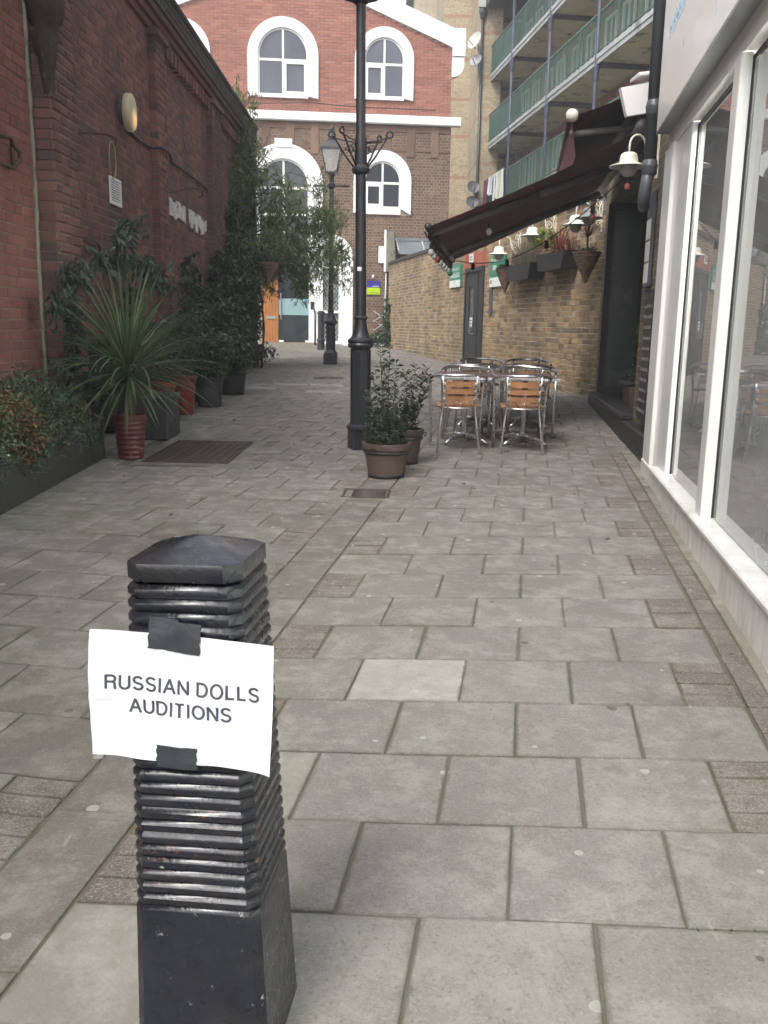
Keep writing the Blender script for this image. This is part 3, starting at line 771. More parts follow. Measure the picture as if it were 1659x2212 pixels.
for i, z in enumerate(FLZ[:3]):
    # end wall window under a soldier arch, seen along the balcony
    wv = MB().box(-.29, -.27, .25, 1.3, z + 1.0, z + 2.1).build('end_window', A['pane'] if i != 2 else A['pane_grey'], FL)
    ff = MB(); ff.box(-.265, -.2, .2, .27, z + .95, z + 2.15); ff.box(-.265, -.2, .27, 1.35, z + 2.1, z + 2.17); ff.build('frame', A['edge_pale'], wv)
    s = 1.0; j = 0
    while s < 26:
        wd = .95; dr = j % 3 == 1
        p_ = MB().box(s, s + wd, 1.5, 1.545, z + (0 if dr else .9), z + 2.1).build('door' if dr else 'window', A['pane_grey'] if not dr else A['rail_green'], FL)
        f_ = MB(); f_.ring([(s, z + (0 if dr else .9)), (s, z + 2.1), (s + wd, z + 2.1), (s + wd, z + (0 if dr else .9))], [(s + .09, z + (.09 if dr else .99)), (s + .09, z + 2.01), (s + wd - .09, z + 2.01), (s + wd - .09, z + (.09 if dr else .99))], 1.44, 1.5, closed=True); f_.box(s + wd / 2 - .03, s + wd / 2 + .03, 1.45, 1.5, z + (0 if dr else .9), z + 2.1)
        f_.build('frame', A['white_paint'], p_)
        MB().box(s - .12, s + wd + .12, 1.5, 1.551, z + 2.105, z + 2.36).build('lintel', lin, FL)
        s += 1.75 if j % 2 else 1.45; j += 1
EW = solid('end_wall', 4.27, 5.75, 42.0, 42.09, 0, 24, A['flat_wall'], TW)
# little roof far behind
HB = root('far_house', (0, 0, 0), 0, 'distant house top with hipped tile roof and chimney pots left of the tower', 'building')
solid('wall', 1.55, 7, 70.6, 76, 0, 25.3, A['tower'], HB)
solid('fascia_board', 1.4, 6, 70.4, 70.6, 25.3, 25.9, A['white_paint'], HB)
v_ = MB(); v_.add([(1.0, 70.2, 25.9), (7, 70.2, 25.9), (7, 78, 25.9), (1.0, 78, 25.9), (2.9, 74, 28.6), (5, 74, 28.6)], [(0, 1, 5, 4), (1, 2, 5), (2, 3, 4, 5), (3, 0, 4)]); v_.build('roof', A['tile_red'], HB)
ch_ = MB(); ch_.box(2.6, 3.3, 73.6, 74.2, 28, 28.9); 
for q_ in range(3): ch_.lathe([(.1, 28.9), (.09, 29.3)], 8, (2.75 + q_ * .22, 73.9))
ch_.build('chimney', A['tile_red'], HB)

# ---------------------------------------------------------------- cafe (low) with open front
CO = (2.974, 12.852, 0); CD = Vector((2.453 - 2.974, 8.58 - 12.852)).normalized()
CF = frame_root('cafe_building', CO, CD, 'low cafe front with a wide dark opening beside the shop', 'building')
def CSs(Y): return (12.852 - Y) / -CD.y
e1 = CSs(7.76)
o0, o1 = .22, CSs(9.3)
cw = MB()
cw.box(o1, e1, 0, .25, 0, 3.4); cw.box(-.25, o0, 0, .25, 0, 3.4); cw.box(o0, o1, 0, .25, 3.0, 3.4)
cw.build('wall', A['cafe_brick'], CF)
MB().box(-.3, e1, .26, 4, 3.3, 3.42).build('roof', A['lead'], CF)
MB().box(-.2, e1 - .15, -.1, .3, .0, .44, .02).build('plinth', A['dark'], CF)
MB().box(o0, o1, -.12, .25, .44, .5, .01).build('sill', A['dark'], CF)
MB().box(o0 - .1, e1, .25, 4, .38, .43).build('floor', A['int_dark'], CF)
MB().box(.0, e1, 2.2, 2.3, 1.56, 3.3).build('back_wall', A['cafe_grey'], CF)
MB().box(.0, e1, 2.19, 2.3, .43, 1.56).build('dado', A['dark_brown'], CF)
MB().box(-.2, -.1, .25, 2.3, 1.56, 3.3).build('side_wall', A['cafe_grey'], CF)
MB().box(-.1, -.05, .25, 2.2, .43, 1.56).build('dado', A['dark_brown'], CF)
MB().box(e1 - .1, e1, .25, 2.3, .43, 3.3).build('side_wall', A['cafe_grey'], CF)
for i in range(3):   # folded glazed doors stacked at the far side of the opening
    a = o0 + .03 + i * .075
    f_ = MB(); f_.ring([(.0, .5), (.0, 2.98), (.5, 2.98), (.5, .5)], [(.07, .6), (.07, 2.88), (.43, 2.88), (.43, .6)], 0, .05, closed=True)
    fo = f_.build('folding_door', A['dark'], CF, loc=(a, -.02, 0), rot=(0, 0, R(84)))
    MB().box(.07, .43, .02, .03, .6, 2.88).build('pane', A['pane_grey'], fo)
mb_ = MB().box(e1 - 1.28, e1 - .98, -.04, -.002, 1.75, 2.62, .01).build('menu_case', A['pipe_grey'], CF)
q_ = MB()
for i in range(2):
    for j in range(3): q_.box(e1 - 1.26 + i * .135, e1 - 1.14 + i * .135, -.043, -.0405, 1.79 + j * .2, 1.97 + j * .2)
q_.build('menu_sheet', A['white_paint'], mb_)
cbk = MB().box(e1 - .92, e1 - .42, -.06, -.02, .52, 1.7, .01).build('chalkboard', A['dark'], CF)
ck_ = MB()
for j in range(11):
    x = e1 - .88
    while x < e1 - .5:
        w_ = random.uniform(.02, .07); ck_.box(x, x + w_, -.0625, -.0605, .6 + j * .095, .6 + j * .095 + random.uniform(.02, .035)); x += w_ + random.uniform(.01, .03)
ck_.build('chalk_writing', simple('chalk', (.2, .2, .2), .9), cbk)

# ---------------------------------------------------------------- white shopfront on the right
SO = (2.048, 6.707, 0); SD = Vector((1.519 - 2.048, 3.362 - 6.707)).normalized()
SH = frame_root('shop_building', SO, SD, 'glossy white framed shopfront with tall glass panes on the right', 'building')
def SS(Y): return (6.707 - Y) / -SD.y
sA = SS(7.5); sE = 7.5
MB().box(SS(7.70), SS(7.5), .03, .6, .0, 9).build('party_wall', A['cafe_brick'], SH)
lay(SH, SS(7.72), SS(7.5), .2, 6.5, A['brick_yellow'], None, L=.24, H=.083, bond='flemish', front=.02, depth=.02, nind=0)
MB().box(sA, sE, .28, .4, 4.4, 9).build('upper_wall', A['cafe_brick'], SH)
MB().box(sA, sE, -.10, .3, 2.86, 5.6, .012).build('fascia', A['fascia'], SH)
MB().box(sA, sE, .0, .3, 2.72, 2.855).build('header', A['white_gloss'], SH)
MB().box(sA, sE, -.1, .28, 2.85, 2.862).build('soffit', A['alu'], SH)
def post(a, b, y0, y1, z0, nm='post', m='white_gloss'): return MB().box(a, b, y0, y1, z0, 2.72, .006).build(nm, A[m], SH)
post(sA, sA + .42, -.02, .3, .15); post(sA + .42, SS(6.44), .01, .3, .3)
GL = [(SS(6.42), SS(5.04)), (SS(4.88), SS(2.75)), (SS(2.58), sE)]
MUL = [(SS(5.04), SS(4.88)), (SS(2.75), SS(2.58))]
for a, b in MUL:
    post(a, b, -.015, .048, .12, 'mullion')
    MB().box(b - .004, b + .006, .042, .054, .34, 2.7).build('gasket', A['gasket'], SH)
    MB().box(a + .02, b - .02, .066, .16, .34, 2.7).build('mullion_core', A['white_gloss'], SH)
for a, b in GL:
    if a < 0.5: MB().box(a - .004, a + .008, .042, .054, .34, 2.7).build('gasket', A['gasket'], SH)
    MB().box(a, b, .055, .063, .34, 2.7).build('window_pane', A['glass'], SH)
    fr_ = MB(); fr_.box(a + .01, a + .06, .066, .16, .34, 2.7, .005); fr_.box(b - .04, b, .066, .16, .34, 2.7, .005); fr_.box(a + .06, b - .04, .066, .16, .34, .40, .005); fr_.box(a, b, .066, .2, 2.66, 2.715); fr_.build('inner_frame', A['white_gloss'], SH)
    MB().box(a + .01, b, .045, .054, 2.68, 2.70).build('gasket', A['gasket'], SH)
for a, b in ((sA, SS(5.02)), (SS(5.02) + .004, SS(2.75)), (SS(2.75) + .004, sE)):
    MB().box(a, b, -.03, .3, -.3, .30, .005).build('base_panel', A['white_gloss'], SH)
MB().box(sA + .7, sE, -.055, .2, .30, .335, .01).build('sill', A['white_gloss'], SH)
# interior
MB().box(sA, sE, .3, 4.2, .2, .26).build('floor', A['int_floor'], SH)
MB().box(sA, sE, 4.2, 4.3, .26, 2.9).build('back_wall', A['int_wall'], SH)
MB().box(sA, sA + .1, .3, 4.2, .26, 2.9).build('side_wall', A['int_wall'], SH)
MB().box(sE - .05, sE, .3, 4.2, .26, 2.9).build('side_wall', A['int_wall'], SH)
MB().box(sA, sE, .3, 4.2, 2.9, 3.0).build('ceiling', A['int_wall'], SH)
wf = new_mat('downlight_glow'); wf[2].inputs['Emission Color'].default_value = (1, .82, .6, 1); wf[2].inputs['Emission Strength'].default_value = 5
DL = root('ceiling_downlight_or_added_light', tuple((Matrix.Translation(SO) @ Matrix.Rotation(math.atan2(SD.y, SD.x), 4, 'Z')) @ Vector((2.55, .8, 2.9))), 0, 'round lit downlight in the white shop ceiling', 'lamp')
MB().lathe([(.10, -.012), (.13, -.02), (.13, 0)], 20).build('rim', A['white_gloss'], DL)
MB().lathe([(.1, -.014), (.1, -.010)], 20).build('diffuser', wf[0], DL)
def add_shop_fill(r_):  # point light added under a downlight to brighten the shop interior
    l_ = bpy.data.lights.new('shop_fill', 'POINT'); l_.energy = 420; l_.shadow_soft_size = .12; l_.color = (1, .93, .84)
    o_ = bpy.data.objects.new('shop_fill', l_); C.objects.link(o_); o_.parent = r_; o_.location = (0, 0, -.16)
add_shop_fill(DL)
for i_, (s_, y_) in enumerate(((.6, 1.4), (4.6, 1.6), (2.4, 3.0))):  # further ceiling lights added only to brighten the shop behind the glass
    r_ = root('ceiling_downlight_or_added_light', tuple(SH.matrix_basis @ Vector((s_, y_, 2.9))), 0, 'ceiling light added to brighten the shop inside, ' + ['towards the cafe end', 'towards the viewer', 'over the counter'][i_], 'lamp')
    MB().lathe([(.10, -.012), (.13, -.02), (.13, 0)], 20).build('rim', A['white_gloss'], r_); MB().lathe([(.1, -.014), (.1, -.010)], 20).build('diffuser', wf[0], r_); add_shop_fill(r_)  # rim, diffuser and fill light of the added ceiling lights
# ================================================================ things
MB_ = MB
M_wood = simple('slat_wood', (.34, .165, .075), .5, nz=9, var=.35)
M_wood2 = simple('slat_wood_grey', (.22, .13, .08), .6, nz=9, var=.35)
M_top = simple('table_slat', (.12, .08, .075), .5, nz=9, var=.3)
M_chrome = simple('polished_alu', (.74, .75, .76), .3, 1.0, nz=10, var=.05)
M_tape = simple('black_tape', (.04, .047, .052), .42, nz=12, var=.2, bump=.35)
M_paper = simple('paper', (.80, .81, .84), .6, nz=1, var=.02)
M_ink = simple('ink', (.075, .085, .11), .6)
M_cream = simple('cream_enamel', (.74, .72, .61), .35, nz=3, var=.1)
M_greyen = simple('grey_enamel', (.22, .22, .22), .4, nz=3, var=.1)
M_opal = simple('opal_glass', (.36, .36, .33), .25, nz=3, var=.1)
M_terra = simple('terracotta_red', (.21, .026, .018), .5, nz=4, var=.25, dirt=((.20, .08, .06), 3, .6))
M_darkred = simple('dark_red_pot', (.085, .018, .016), .5, nz=4, var=.3, bump=.2)
M_barrel = simple('brown_pot', (.095, .066, .052), .55, nz=2.5, var=.25, dirt=((.10, .07, .06), 5, .55))
M_band = simple('pot_band', (.03, .026, .027), .6)
M_greypot = simple('grey_pot', (.045, .048, .055), .6, nz=3)
M_wicker = simple('wicker', (.16, .10, .07), .85, nz=25, var=.5, bump=.8)
M_awn = simple('awning_cloth', (.135, .026, .036), .8, nz=1.6, var=.3, bump=.15)
M_awnf = simple('awning_arm', (.17, .16, .16), .4, .2, nz=3)
M_soil = simple('potting_soil', (.03, .022, .016), .95, nz=20, bump=.8)
M_bark = simple('bark', (.09, .07, .05), .9, nz=14, var=.5, bump=.8)

def flat_label(par): return None
_fc = bpy.data.curves.new('lettering', 'FONT')
def text_mesh(txt, size=1.0, weight=.0, spacing=1.0):
    c = bpy.data.curves.new('lettering', 'FONT'); c.body = txt; c.size = size; c.offset = weight; c.space_character = spacing
    c.fill_mode = 'FRONT'; c.resolution_u = 4
    o = bpy.data.objects.new('lettering', c); C.objects.link(o)
    dg = bpy.context.evaluated_depsgraph_get(); me = bpy.data.meshes.new_from_object(o.evaluated_get(dg))
    bpy.data.objects.remove(o); bpy.data.curves.remove(c)
    bm = bmesh.new(); bm.from_mesh(me); bmesh.ops.triangulate(bm, faces=bm.faces)
    for _ in range(1): bmesh.ops.subdivide_edges(bm, edges=[e for e in bm.edges if e.calc_length() > size * .25], cuts=2, use_grid_fill=False)
    bmesh.ops.triangulate(bm, faces=bm.faces); bm.to_mesh(me); bm.free()
    vs = [v.co.copy() for v in me.vertices]; fs = [tuple(p.vertices) for p in me.polygons]
    x0 = min(v.x for v in vs); x1 = max(v.x for v in vs); y0 = min(v.y for v in vs); y1 = max(v.y for v in vs)
    return [((v.x - x0) / (x1 - x0), (v.y - y0) / (y1 - y0)) for v in vs], fs
def put_text(txt, f, mat, parent, weight=.0, name='lettering', spacing=1.0):
    uv, fs = text_mesh(txt, 1.0, weight, spacing); m = MB(); m.add([f(u, v) for u, v in uv], fs)
    return m.build(name, mat, parent, fix=False)

# ---------------------------------------------------------------- bollard with taped notice
m, t, b = new_mat('bollard_paint'); n = N(t); p = n.n('ShaderNodeTexCoord').outputs['Object']; z = n.sep(p)[2]
chips = n.math('MULTIPLY', n.rng(n.noise(52, 3, .6, n.scalev(p, (1, 1, 1.6))), .655, .665), n.math('MULTIPLY', n.rng(z, .56, .50), n.rng(z, .30, .36)))
chips2 = n.math('MULTIPLY', n.rng(n.noise(34, 6, .8, n.scalev(p, (1, 1, .8))), .655, .665), n.rng(z, .60, .40))
c = n.mix(n.rng(n.noise(14, 6, .65, p), .3, .7), (.006, .0075, .012), (.0125, .015, .023))
c = n.mix(n.math('MULTIPLY', n.rng(n.noise(5, 6, .7, p), .5, .75), .45), c, (.07, .06, .05))
c = n.mix(chips, c, (.085, .045, .03)); c = n.mix(chips2, c, (.30, .31, .28))
n.l(c, b.inputs['Base Color']); n.l(n.rng(n.noise(25, 4, .6, p), .3, .7, .2, .42), b.inputs['Roughness'])
b.inputs['Coat Weight'].default_value = .4; b.inputs['Coat Roughness'].default_value = .12
n.l(n.bump(n.math('ADD', n.noise(70, 5, .6, p), n.math('MULTIPLY', n.noise(18, 3, .6, p), 1.5)), .003, .55), b.inputs['Normal'])
M_boll = m
BO = root('bollard', (-.291, 1.492, SL * 1.49), R(-7.2), 'black ribbed square bollard with pyramid cap in the foreground', 'bollard')
BO.rotation_euler = (0, R(-1.5), R(-7.2))
def sq(h, c, z): return [(-h + c, -h, z), (h - c, -h, z), (h, -h + c, z), (h, h - c, z), (h - c, h, z), (-h + c, h, z), (-h, h - c, z), (-h, -h + c, z)]
def stack(rings, cap0=True, cap1=True):
    mb = MB(); vs = []; fs = []
    for r_ in rings: vs += r_
    for i in range(len(rings) - 1):
        for k in range(8): fs.append((i * 8 + k, i * 8 + (k + 1) % 8, (i + 1) * 8 + (k + 1) % 8, (i + 1) * 8 + k))
    if cap0: fs.append(tuple(range(8))[::-1])
    if cap1: fs.append(tuple((len(rings) - 1) * 8 + k for k in range(8)))
    return mb.add(vs, fs)
zb0 = SL * 1.49
def hw(z): return .0955 + (.95 - (z)) * .0255
rg = [sq(hw(0) + .002, .016, -.02), sq(hw(.317), .016, .308), sq(hw(.32) - .002, .016, .314)]
z = .318; P_ = .0229
for i in range(25):
    h = hw(z); z0 = z
    for dz, dh in ((0, -.0065), (.001, -.0062), (.0024, -.0022), (.0036, -.0006), (.005, 0), (.014, 0), (.0158, -.001), (.0212, -.0052), (.0225, -.0064)):
        j = random.uniform(-.0004, .0004); rg.append(sq(h + dh + j, .016 + max(0, dh + .004) * 1.0, z0 + dz))
    z += P_
ztop = z
stack(rg).build('shaft', M_boll, BO, 'auto')
cr = [sq(.084, .014, ztop - .002), sq(.088, .018, ztop + .002), sq(.0965, .024, ztop + .005), sq(.098, .026, ztop + .008), sq(.098, .026, ztop + .031), sq(.0965, .0255, ztop + .0345), sq(.05, .013, ztop + .049), sq(.016, .004, ztop + .0595), sq(.005, .002, ztop + .061)]
stack(cr).build('cap', M_boll, BO, 'auto')
# notice
Q = [Vector(v) for v in ((-.472, 1.402, .853), (-.170, 1.362, .843), (-.176, 1.358, .624), (-.481, 1.400, .631))]
nrm = (Q[1] - Q[0]).cross(Q[3] - Q[0]).normalized()
if nrm.y > 0: nrm = -nrm
NO = root('paper_notice', tuple((Q[0] + Q[2]) / 2), 0, 'white printed sheet taped across the black bollard', 'notice')
def pap(u, v, off=0):
    """u across, v down"""
    a = Q[0].lerp(Q[1], u); d = Q[3].lerp(Q[2], u); P = a.lerp(d, v)
    curl = .010 * max(0, (u - .78) / .22) ** 2 * (.3 + .9 * v) + .010 * max(0, (.2 - u) / .2) ** 2 * (1 - v * .6) + .0018 * math.sin(u * 9 + v * 4) + .003 * math.sin(v * 5 + u * 2) * (abs(u - .5) * 2) ** 2
    curl += .0022 * math.exp(-((u - .5 - .02 * math.sin(v * 7)) / .012) ** 2) + .0016 * math.exp(-((v - .52) / .02) ** 2) + .0012 * math.sin(u * 23 + v * 11) * math.sin(v * 17)
    P = P + nrm * (curl + off) + Vector((-.002 * math.sin(v * math.pi) * (1 - u), 0, 0))
    return P - NO.location
mb = MB(); nu, nv = 64, 44
for off in (0, -.0006):
    mb.v += [tuple(pap(i / nu, j / nv, off)) for j in range(nv + 1) for i in range(nu + 1)]
K = (nu + 1) * (nv + 1)
for j in range(nv):
    for i in range(nu):
        a = j * (nu + 1) + i; mb.f.append((a, a + nu + 1, a + nu + 2, a + 1)); mb.f.append((K + a, K + a + 1, K + a + nu + 2, K + a + nu + 1))
mb.build('sheet', M_paper, NO, True, fix=False)
# rounded grotesque capitals drawn as strokes of even weight
def _arc(cx, cy, rx, ry, a0, a1, n=14): return [(cx + rx * math.cos(R(a0 + (a1 - a0) * i / n)), cy + ry * math.sin(R(a0 + (a1 - a0) * i / n))) for i in range(n + 1)]
GLY = {
 'R': (.70, [[(.07, 0), (.07, 1)], [(.07, .94), (.40, .94)] + _arc(.40, .725, .22, .215, 90, -90) + [(.07, .51)], [(.38, .51)] + _arc(.44, .36, .16, .15, 90, 0, 6) + [(.605, .15), (.65, 0)]]),
 'U': (.70, [[(.07, 1), (.07, .33)] + _arc(.35, .33, .28, .28, 180, 360, 18) + [(.63, 1)]]),
 'S': (.66, [_arc(.33, .72, .25, .23, 20, 180, 12) + _arc(.33, .735, .25, .23, 180, 250, 6) + [(.42, .46)] + _arc(.33, .275, .265, .225, 60, 0, 5) + _arc(.33, .275, .265, .225, 0, -165, 14)]),
 'I': (.20, [[(.10, 0), (.10, 1)]]),
 'A': (.74, [[(.03, 0), (.37, .98), (.71, 0)], [(.16, .35), (.58, .35)]]),
 'N': (.72, [[(.07, 0), (.07, .97), (.65, .03), (.65, 1)]]),
 'D': (.72, [[(.07, .06), (.07, .94), (.32, .94)] + _arc(.32, .5, .33, .44, 90, -90, 20) + [(.07, .06)]]),
 'O': (.80, [_arc(.40, .5, .34, .46, 0, 360, 34)]),
 'L': (.56, [[(.07, 1), (.07, .06), (.52, .06)]]),
 'T': (.62, [[(.02, .94), (.60, .94)], [(.31, .94), (.31, 0)]]),
}
def stroke_word(txt, w=.165, gap=.14):
    quads = []; x = 0; k = 0
    for ch in txt:
        if ch == ' ': x += .34; continue
        adv, st = GLY[ch]
        for pl_ in st:
            P = [Vector((x + a_, b_)) for a_, b_ in pl_]; runs = [[P[0]]]
            for i in range(1, len(P)):
                if (P[i] - runs[-1][-1]).length < 1e-4: continue
                runs[-1].append(P[i])
                if i < len(P) - 1:
                    d0 = (P[i] - runs[-1][-2]).normalized(); d1 = (P[i + 1] - P[i])
                    if d1.length > 1e-4 and d0.angle(d1.normalized()) > R(50):
                        an = d0.angle(d1.normalized()); ext = w / 2 * (1 if an < R(110) else .25); runs[-1][-1] = P[i] + d0 * ext; runs.append([P[i] - d1.normalized() * ext * (1 if an < R(110) else .25)])
            for rn in runs:
                n_ = len(rn); L_ = []; R_ = []; closed = n_ > 8 and (rn[0] - rn[-1]).length < 1e-4
                for i in range(n_):
                    if closed and i in (0, n_ - 1): t_ = (rn[1] - rn[-2]).normalized()
                    else: t_ = (rn[min(i + 1, n_ - 1)] - rn[max(i - 1, 0)]).normalized()
                    nn_ = Vector((-t_.y, t_.x)); L_.append(rn[i] + nn_ * w / 2); R_.append(rn[i] - nn_ * w / 2)
                for i in range(n_ - 1): quads.append((k, [L_[i], R_[i], R_[i + 1], L_[i + 1]]))
                k += 1
        x += adv + gap
    return quads, x - gap
def put_strokes(txt, f, name='lettering'):
    q_, wd = stroke_word(txt); mb = MB()
    for k, pts in q_:
        # subdivide long strokes so that they follow the curl of the sheet
        for s_ in range(4):
            a_, b_ = s_ / 4, (s_ + 1) / 4; c_ = [pts[0].lerp(pts[3], a_), pts[1].lerp(pts[2], a_), pts[1].lerp(pts[2], b_), pts[0].lerp(pts[3], b_)]
            mb.add([f(p_.x / wd, p_.y, .0006 + .00004 * (k % 7)) for p_ in c_], [(0, 1, 2, 3)])
    return mb.build(name, M_ink, NO, fix=False)
put_strokes('RUSSIAN DOLLS', lambda u, y, o: pap(.083 + u * .842, .455 - y * .112, o))
put_strokes('AUDITIONS', lambda u, y, o: pap(.214 + u * .562, .632 - y * .112, o))
def tape(u0, u1, v0, v1, off, name='tape', sk=0.0, sag=0.0):
    mb = MB(); nn = 8
    for j in range(nn + 1):
        for i in range(nn + 1):
            u = u0 + (u1 - u0) * i / nn; v = v0 + (v1 - v0) * j / nn + sk * i / nn
            d = sag * max(0, -v) if v < 0 else (sag * max(0, v - 1))
            mb.v.append(tuple(pap(u + .004 * math.sin(j * 2.1) * (i in (0, nn)), v, off + .0012 * math.sin(i * 1.9 + j * 1.3) * .5 - d)))
    for j in range(nn):
        for i in range(nn):
            a = j * (nn + 1) + i; mb.f.append((a, a + nn + 1, a + nn + 2, a + 1))
    return mb.build(name, M_tape, NO, True, fix=False)
tape(.315, .475, -.125, .115, .0016, sk=.01, sag=.03); tape(.42, .60, -.105, .125, .0024, sk=.012, sag=.03)
tape(.365, .59, .865, 1.045, .0016, sk=0, sag=.03)

# ---------------------------------------------------------------- street lamps
def lantern(z0, s, par):
    """square tapered copper lantern, base height z0, size factor s"""
    g = MB(); w0, w1, h = .13 * s, .235 * s, .52 * s
    g.add([(-w0, -w0, z0), (w0, -w0, z0), (w0, w0, z0), (-w0, w0, z0), (-w1, -w1, z0 + h), (w1, -w1, z0 + h), (w1, w1, z0 + h), (-w1, w1, z0 + h)], [(0, 1, 5, 4), (1, 2, 6, 5), (2, 3, 7, 6), (3, 0, 4, 7)])
    ln = g.build('lantern_glass', simple('lantern_glass', (.42, .40, .38), .25, nz=4) if 'lantern_glass' not in bpy.data.materials else bpy.data.materials['lantern_glass'], par)
    f = MB()
    for a, b_ in ((1, 1), (1, -1), (-1, 1), (-1, -1)): f.tube([(a * w0, b_ * w0, z0 - .02), (a * w1, b_ * w1, z0 + h)], .013 * s, 6)
    f.box(-w0 - .02, w0 + .02, -w0 - .02, w0 + .02, z0 - .04 * s, z0); f.box(-w1 - .02, w1 + .02, -w1 - .02, w1 + .02, z0 + h, z0 + h + .035 * s)
    f.build('lantern_frame', A['lamp_iron'], par)
    r_ = MB(); zt = z0 + h + .035 * s
    r_.lathe([(w1 * 1.5, zt), (w1 * 1.2, zt + .07 * s), (w1 * .85, zt + .15 * s), (w1 * .55, zt + .2 * s)], 4, rot=math.pi / 4)
    r_.lathe([(.085 * s, zt + .2 * s), (.085 * s, zt + .25 * s), (.12 * s, zt + .27 * s), (.06 * s, zt + .36 * s), (.03 * s, zt + .38 * s), (.03 * s, zt + .41 * s), (.06 * s, zt + .45 * s), (.03 * s, zt + .5 * s), (.004, zt + .58 * s)], 12)
    r_.build('lantern_roof', A['lamp_iron'], par)
LB = (-.232, 8.47)
L1 = root('street_lamp', (LB[0], LB[1], gz(8.47)), 0, 'near black cast iron lamp post with scroll brackets standing beside the potted shrubs', 'street lamp', 'cast iron lamp posts in the alley', )
L1.rotation_euler = (0, R(-.7), R(20))
base = MB(); base.box(-.10, .10, -.10, .10, -.02, .2, .012); base.lathe([(.135, .195), (.13, .215), (.10, .235)], 8, rot=.39)
base.lathe([(.098, .23), (.094, .92)], 8, rot=.39); base.build('base', A['black_iron'], L1, 'auto')
sh = MB(); sh.lathe([(.085, .90), (.09, .93), (.115, .945), (.12, .965), (.112, .98), (.12, .995), (.118, 1.01), (.09, 1.03), (.07, 1.07), (.058, 1.13), (.053, 1.19), (.062, 1.20), (.062, 1.215), (.052, 1.225), (.05, 1.24), (.046, 2.45), (.075, 2.47), (.08, 2.50), (.055, 2.53), (.055, 2.62), (.05, 2.75), (.042, 2.78), (.041, 3.83), (.07, 3.85), (.075, 3.88), (.09, 3.92), (.12, 3.95)], 24)
sh.build('shaft', A['black_iron'], L1, 'auto')
def scroll(cx, cz, r0, turns, sgn, n=26, a0=0):
    return [(cx + sgn * r0 * (1 - .72 * i / n) * math.cos(a0 + turns * 2 * math.pi * i / n), 0, cz + r0 * (1 - .72 * i / n) * math.sin(a0 + turns * 2 * math.pi * i / n)) for i in range(n + 1)]
for i in range(4):
    a = R(-20 + (0, 50, 180, 232)[i])
    Mz = Matrix.Rotation(a, 4, 'Z'); q = MB()
    p1 = [(.05, 0, 2.50), (.13, 0, 2.60), (.235, 0, 2.765)] + [(.255 + .028 * math.cos(t_), 0, 2.785 + .028 * math.sin(t_)) for t_ in np.linspace(3.6, -1.8, 12)]
    q.tube([Mz @ Vector(v) for v in p1], .009, 6); q.tube([Mz @ Vector(v) for v in [(.05, 0, 2.72), (.14, 0, 2.735), (.25, 0, 2.76)]], .006, 6)
    q.tube([Mz @ Vector(v) for v in scroll(.095, 2.66, .04, 1.2, 1)], .006, 5)
    q.build('scroll_bracket', A['black_iron'], L1, True)
for i in range(3):
    a = R(120 * i + 15); MB().tube([(.05 * math.cos(a), .05 * math.sin(a), 3.86), (.16 * math.cos(a), .16 * math.sin(a), 3.9), (.2 * math.cos(a), .2 * math.sin(a), 3.98)], .014, 6).build('crown_bracket', A['black_iron'], L1, True)
lantern(4.0, 1.15, L1)
MB().box(-.02, .02, -.052, -.047, 1.62, 1.655).build('torn_sticker', A['white_paint'], L1, loc=(0, 0, 0), rot=(0, 0, R(-30)))
L2 = root('street_lamp', (-1.25, 20.35, gz(20.35)), 0, 'far black lamp post with tapered glass lantern in front of the hall entrance', 'street lamp', 'cast iron lamp posts in the alley')
q = MB(); q.box(-.15, .15, -.15, .15, -.02, .24, .02); q.lathe([(.17, .24), (.14, .28), (.112, .31), (.108, .86)], 8, rot=.39); q.build('base', A['black_iron'], L2, 'auto')
q = MB(); q.lathe([(.11, .86), (.15, .88), (.155, .93), (.12, .96), (.075, 1.08), (.06, 1.12), (.075, 1.14), (.075, 1.17), (.06, 1.19), (.045, 3.7), (.08, 3.74), (.085, 3.80), (.05, 3.84), (.05, 3.95), (.09, 4.03)], 20)
q.build('shaft', A['lamp_iron'], L2, 'auto')
q = MB(); q.tube([(-.36, 0, 3.77), (.36, 0, 3.77)], .02, 6); q.lathe([(.03, 3.75), (.035, 3.77), (.03, 3.79)], 8, (-.36, 0)); q.lathe([(.03, 3.75), (.035, 3.77), (.03, 3.79)], 8, (.36, 0)); q.build('ladder_bar', A['lamp_iron'], L2, True)
lantern(4.05, .86, L2)
fb = root('bollard', (-1.9, 26.4, gz(26.4)), 0, 'slim round black bollard beside the entrance ramp', 'bollard')
MB().lathe([(.105, -.02), (.105, .22), (.12, .24), (.12, .3), (.09, .33), (.09, 1.0), (.105, 1.02), (.105, 1.06), (.06, 1.1)], 14).build('shaft', A['black_iron'], fb, 'auto')
hr = root('handrail', (-2.2, 28.2, gz(28.2)), 0, 'dark metal handrail with post by the white entrance surround', 'handrail')
MB().tube([(0, -.1, -.02), (0, -.1, 1.0), (-.12, .55, 1.25)], .03, 8).build('rail', A['lamp_iron'], hr, True)
MB().box(-.19, -.08, .5, .62, 1.12, 1.36, .01).build('bracket', A['lamp_iron'], hr)

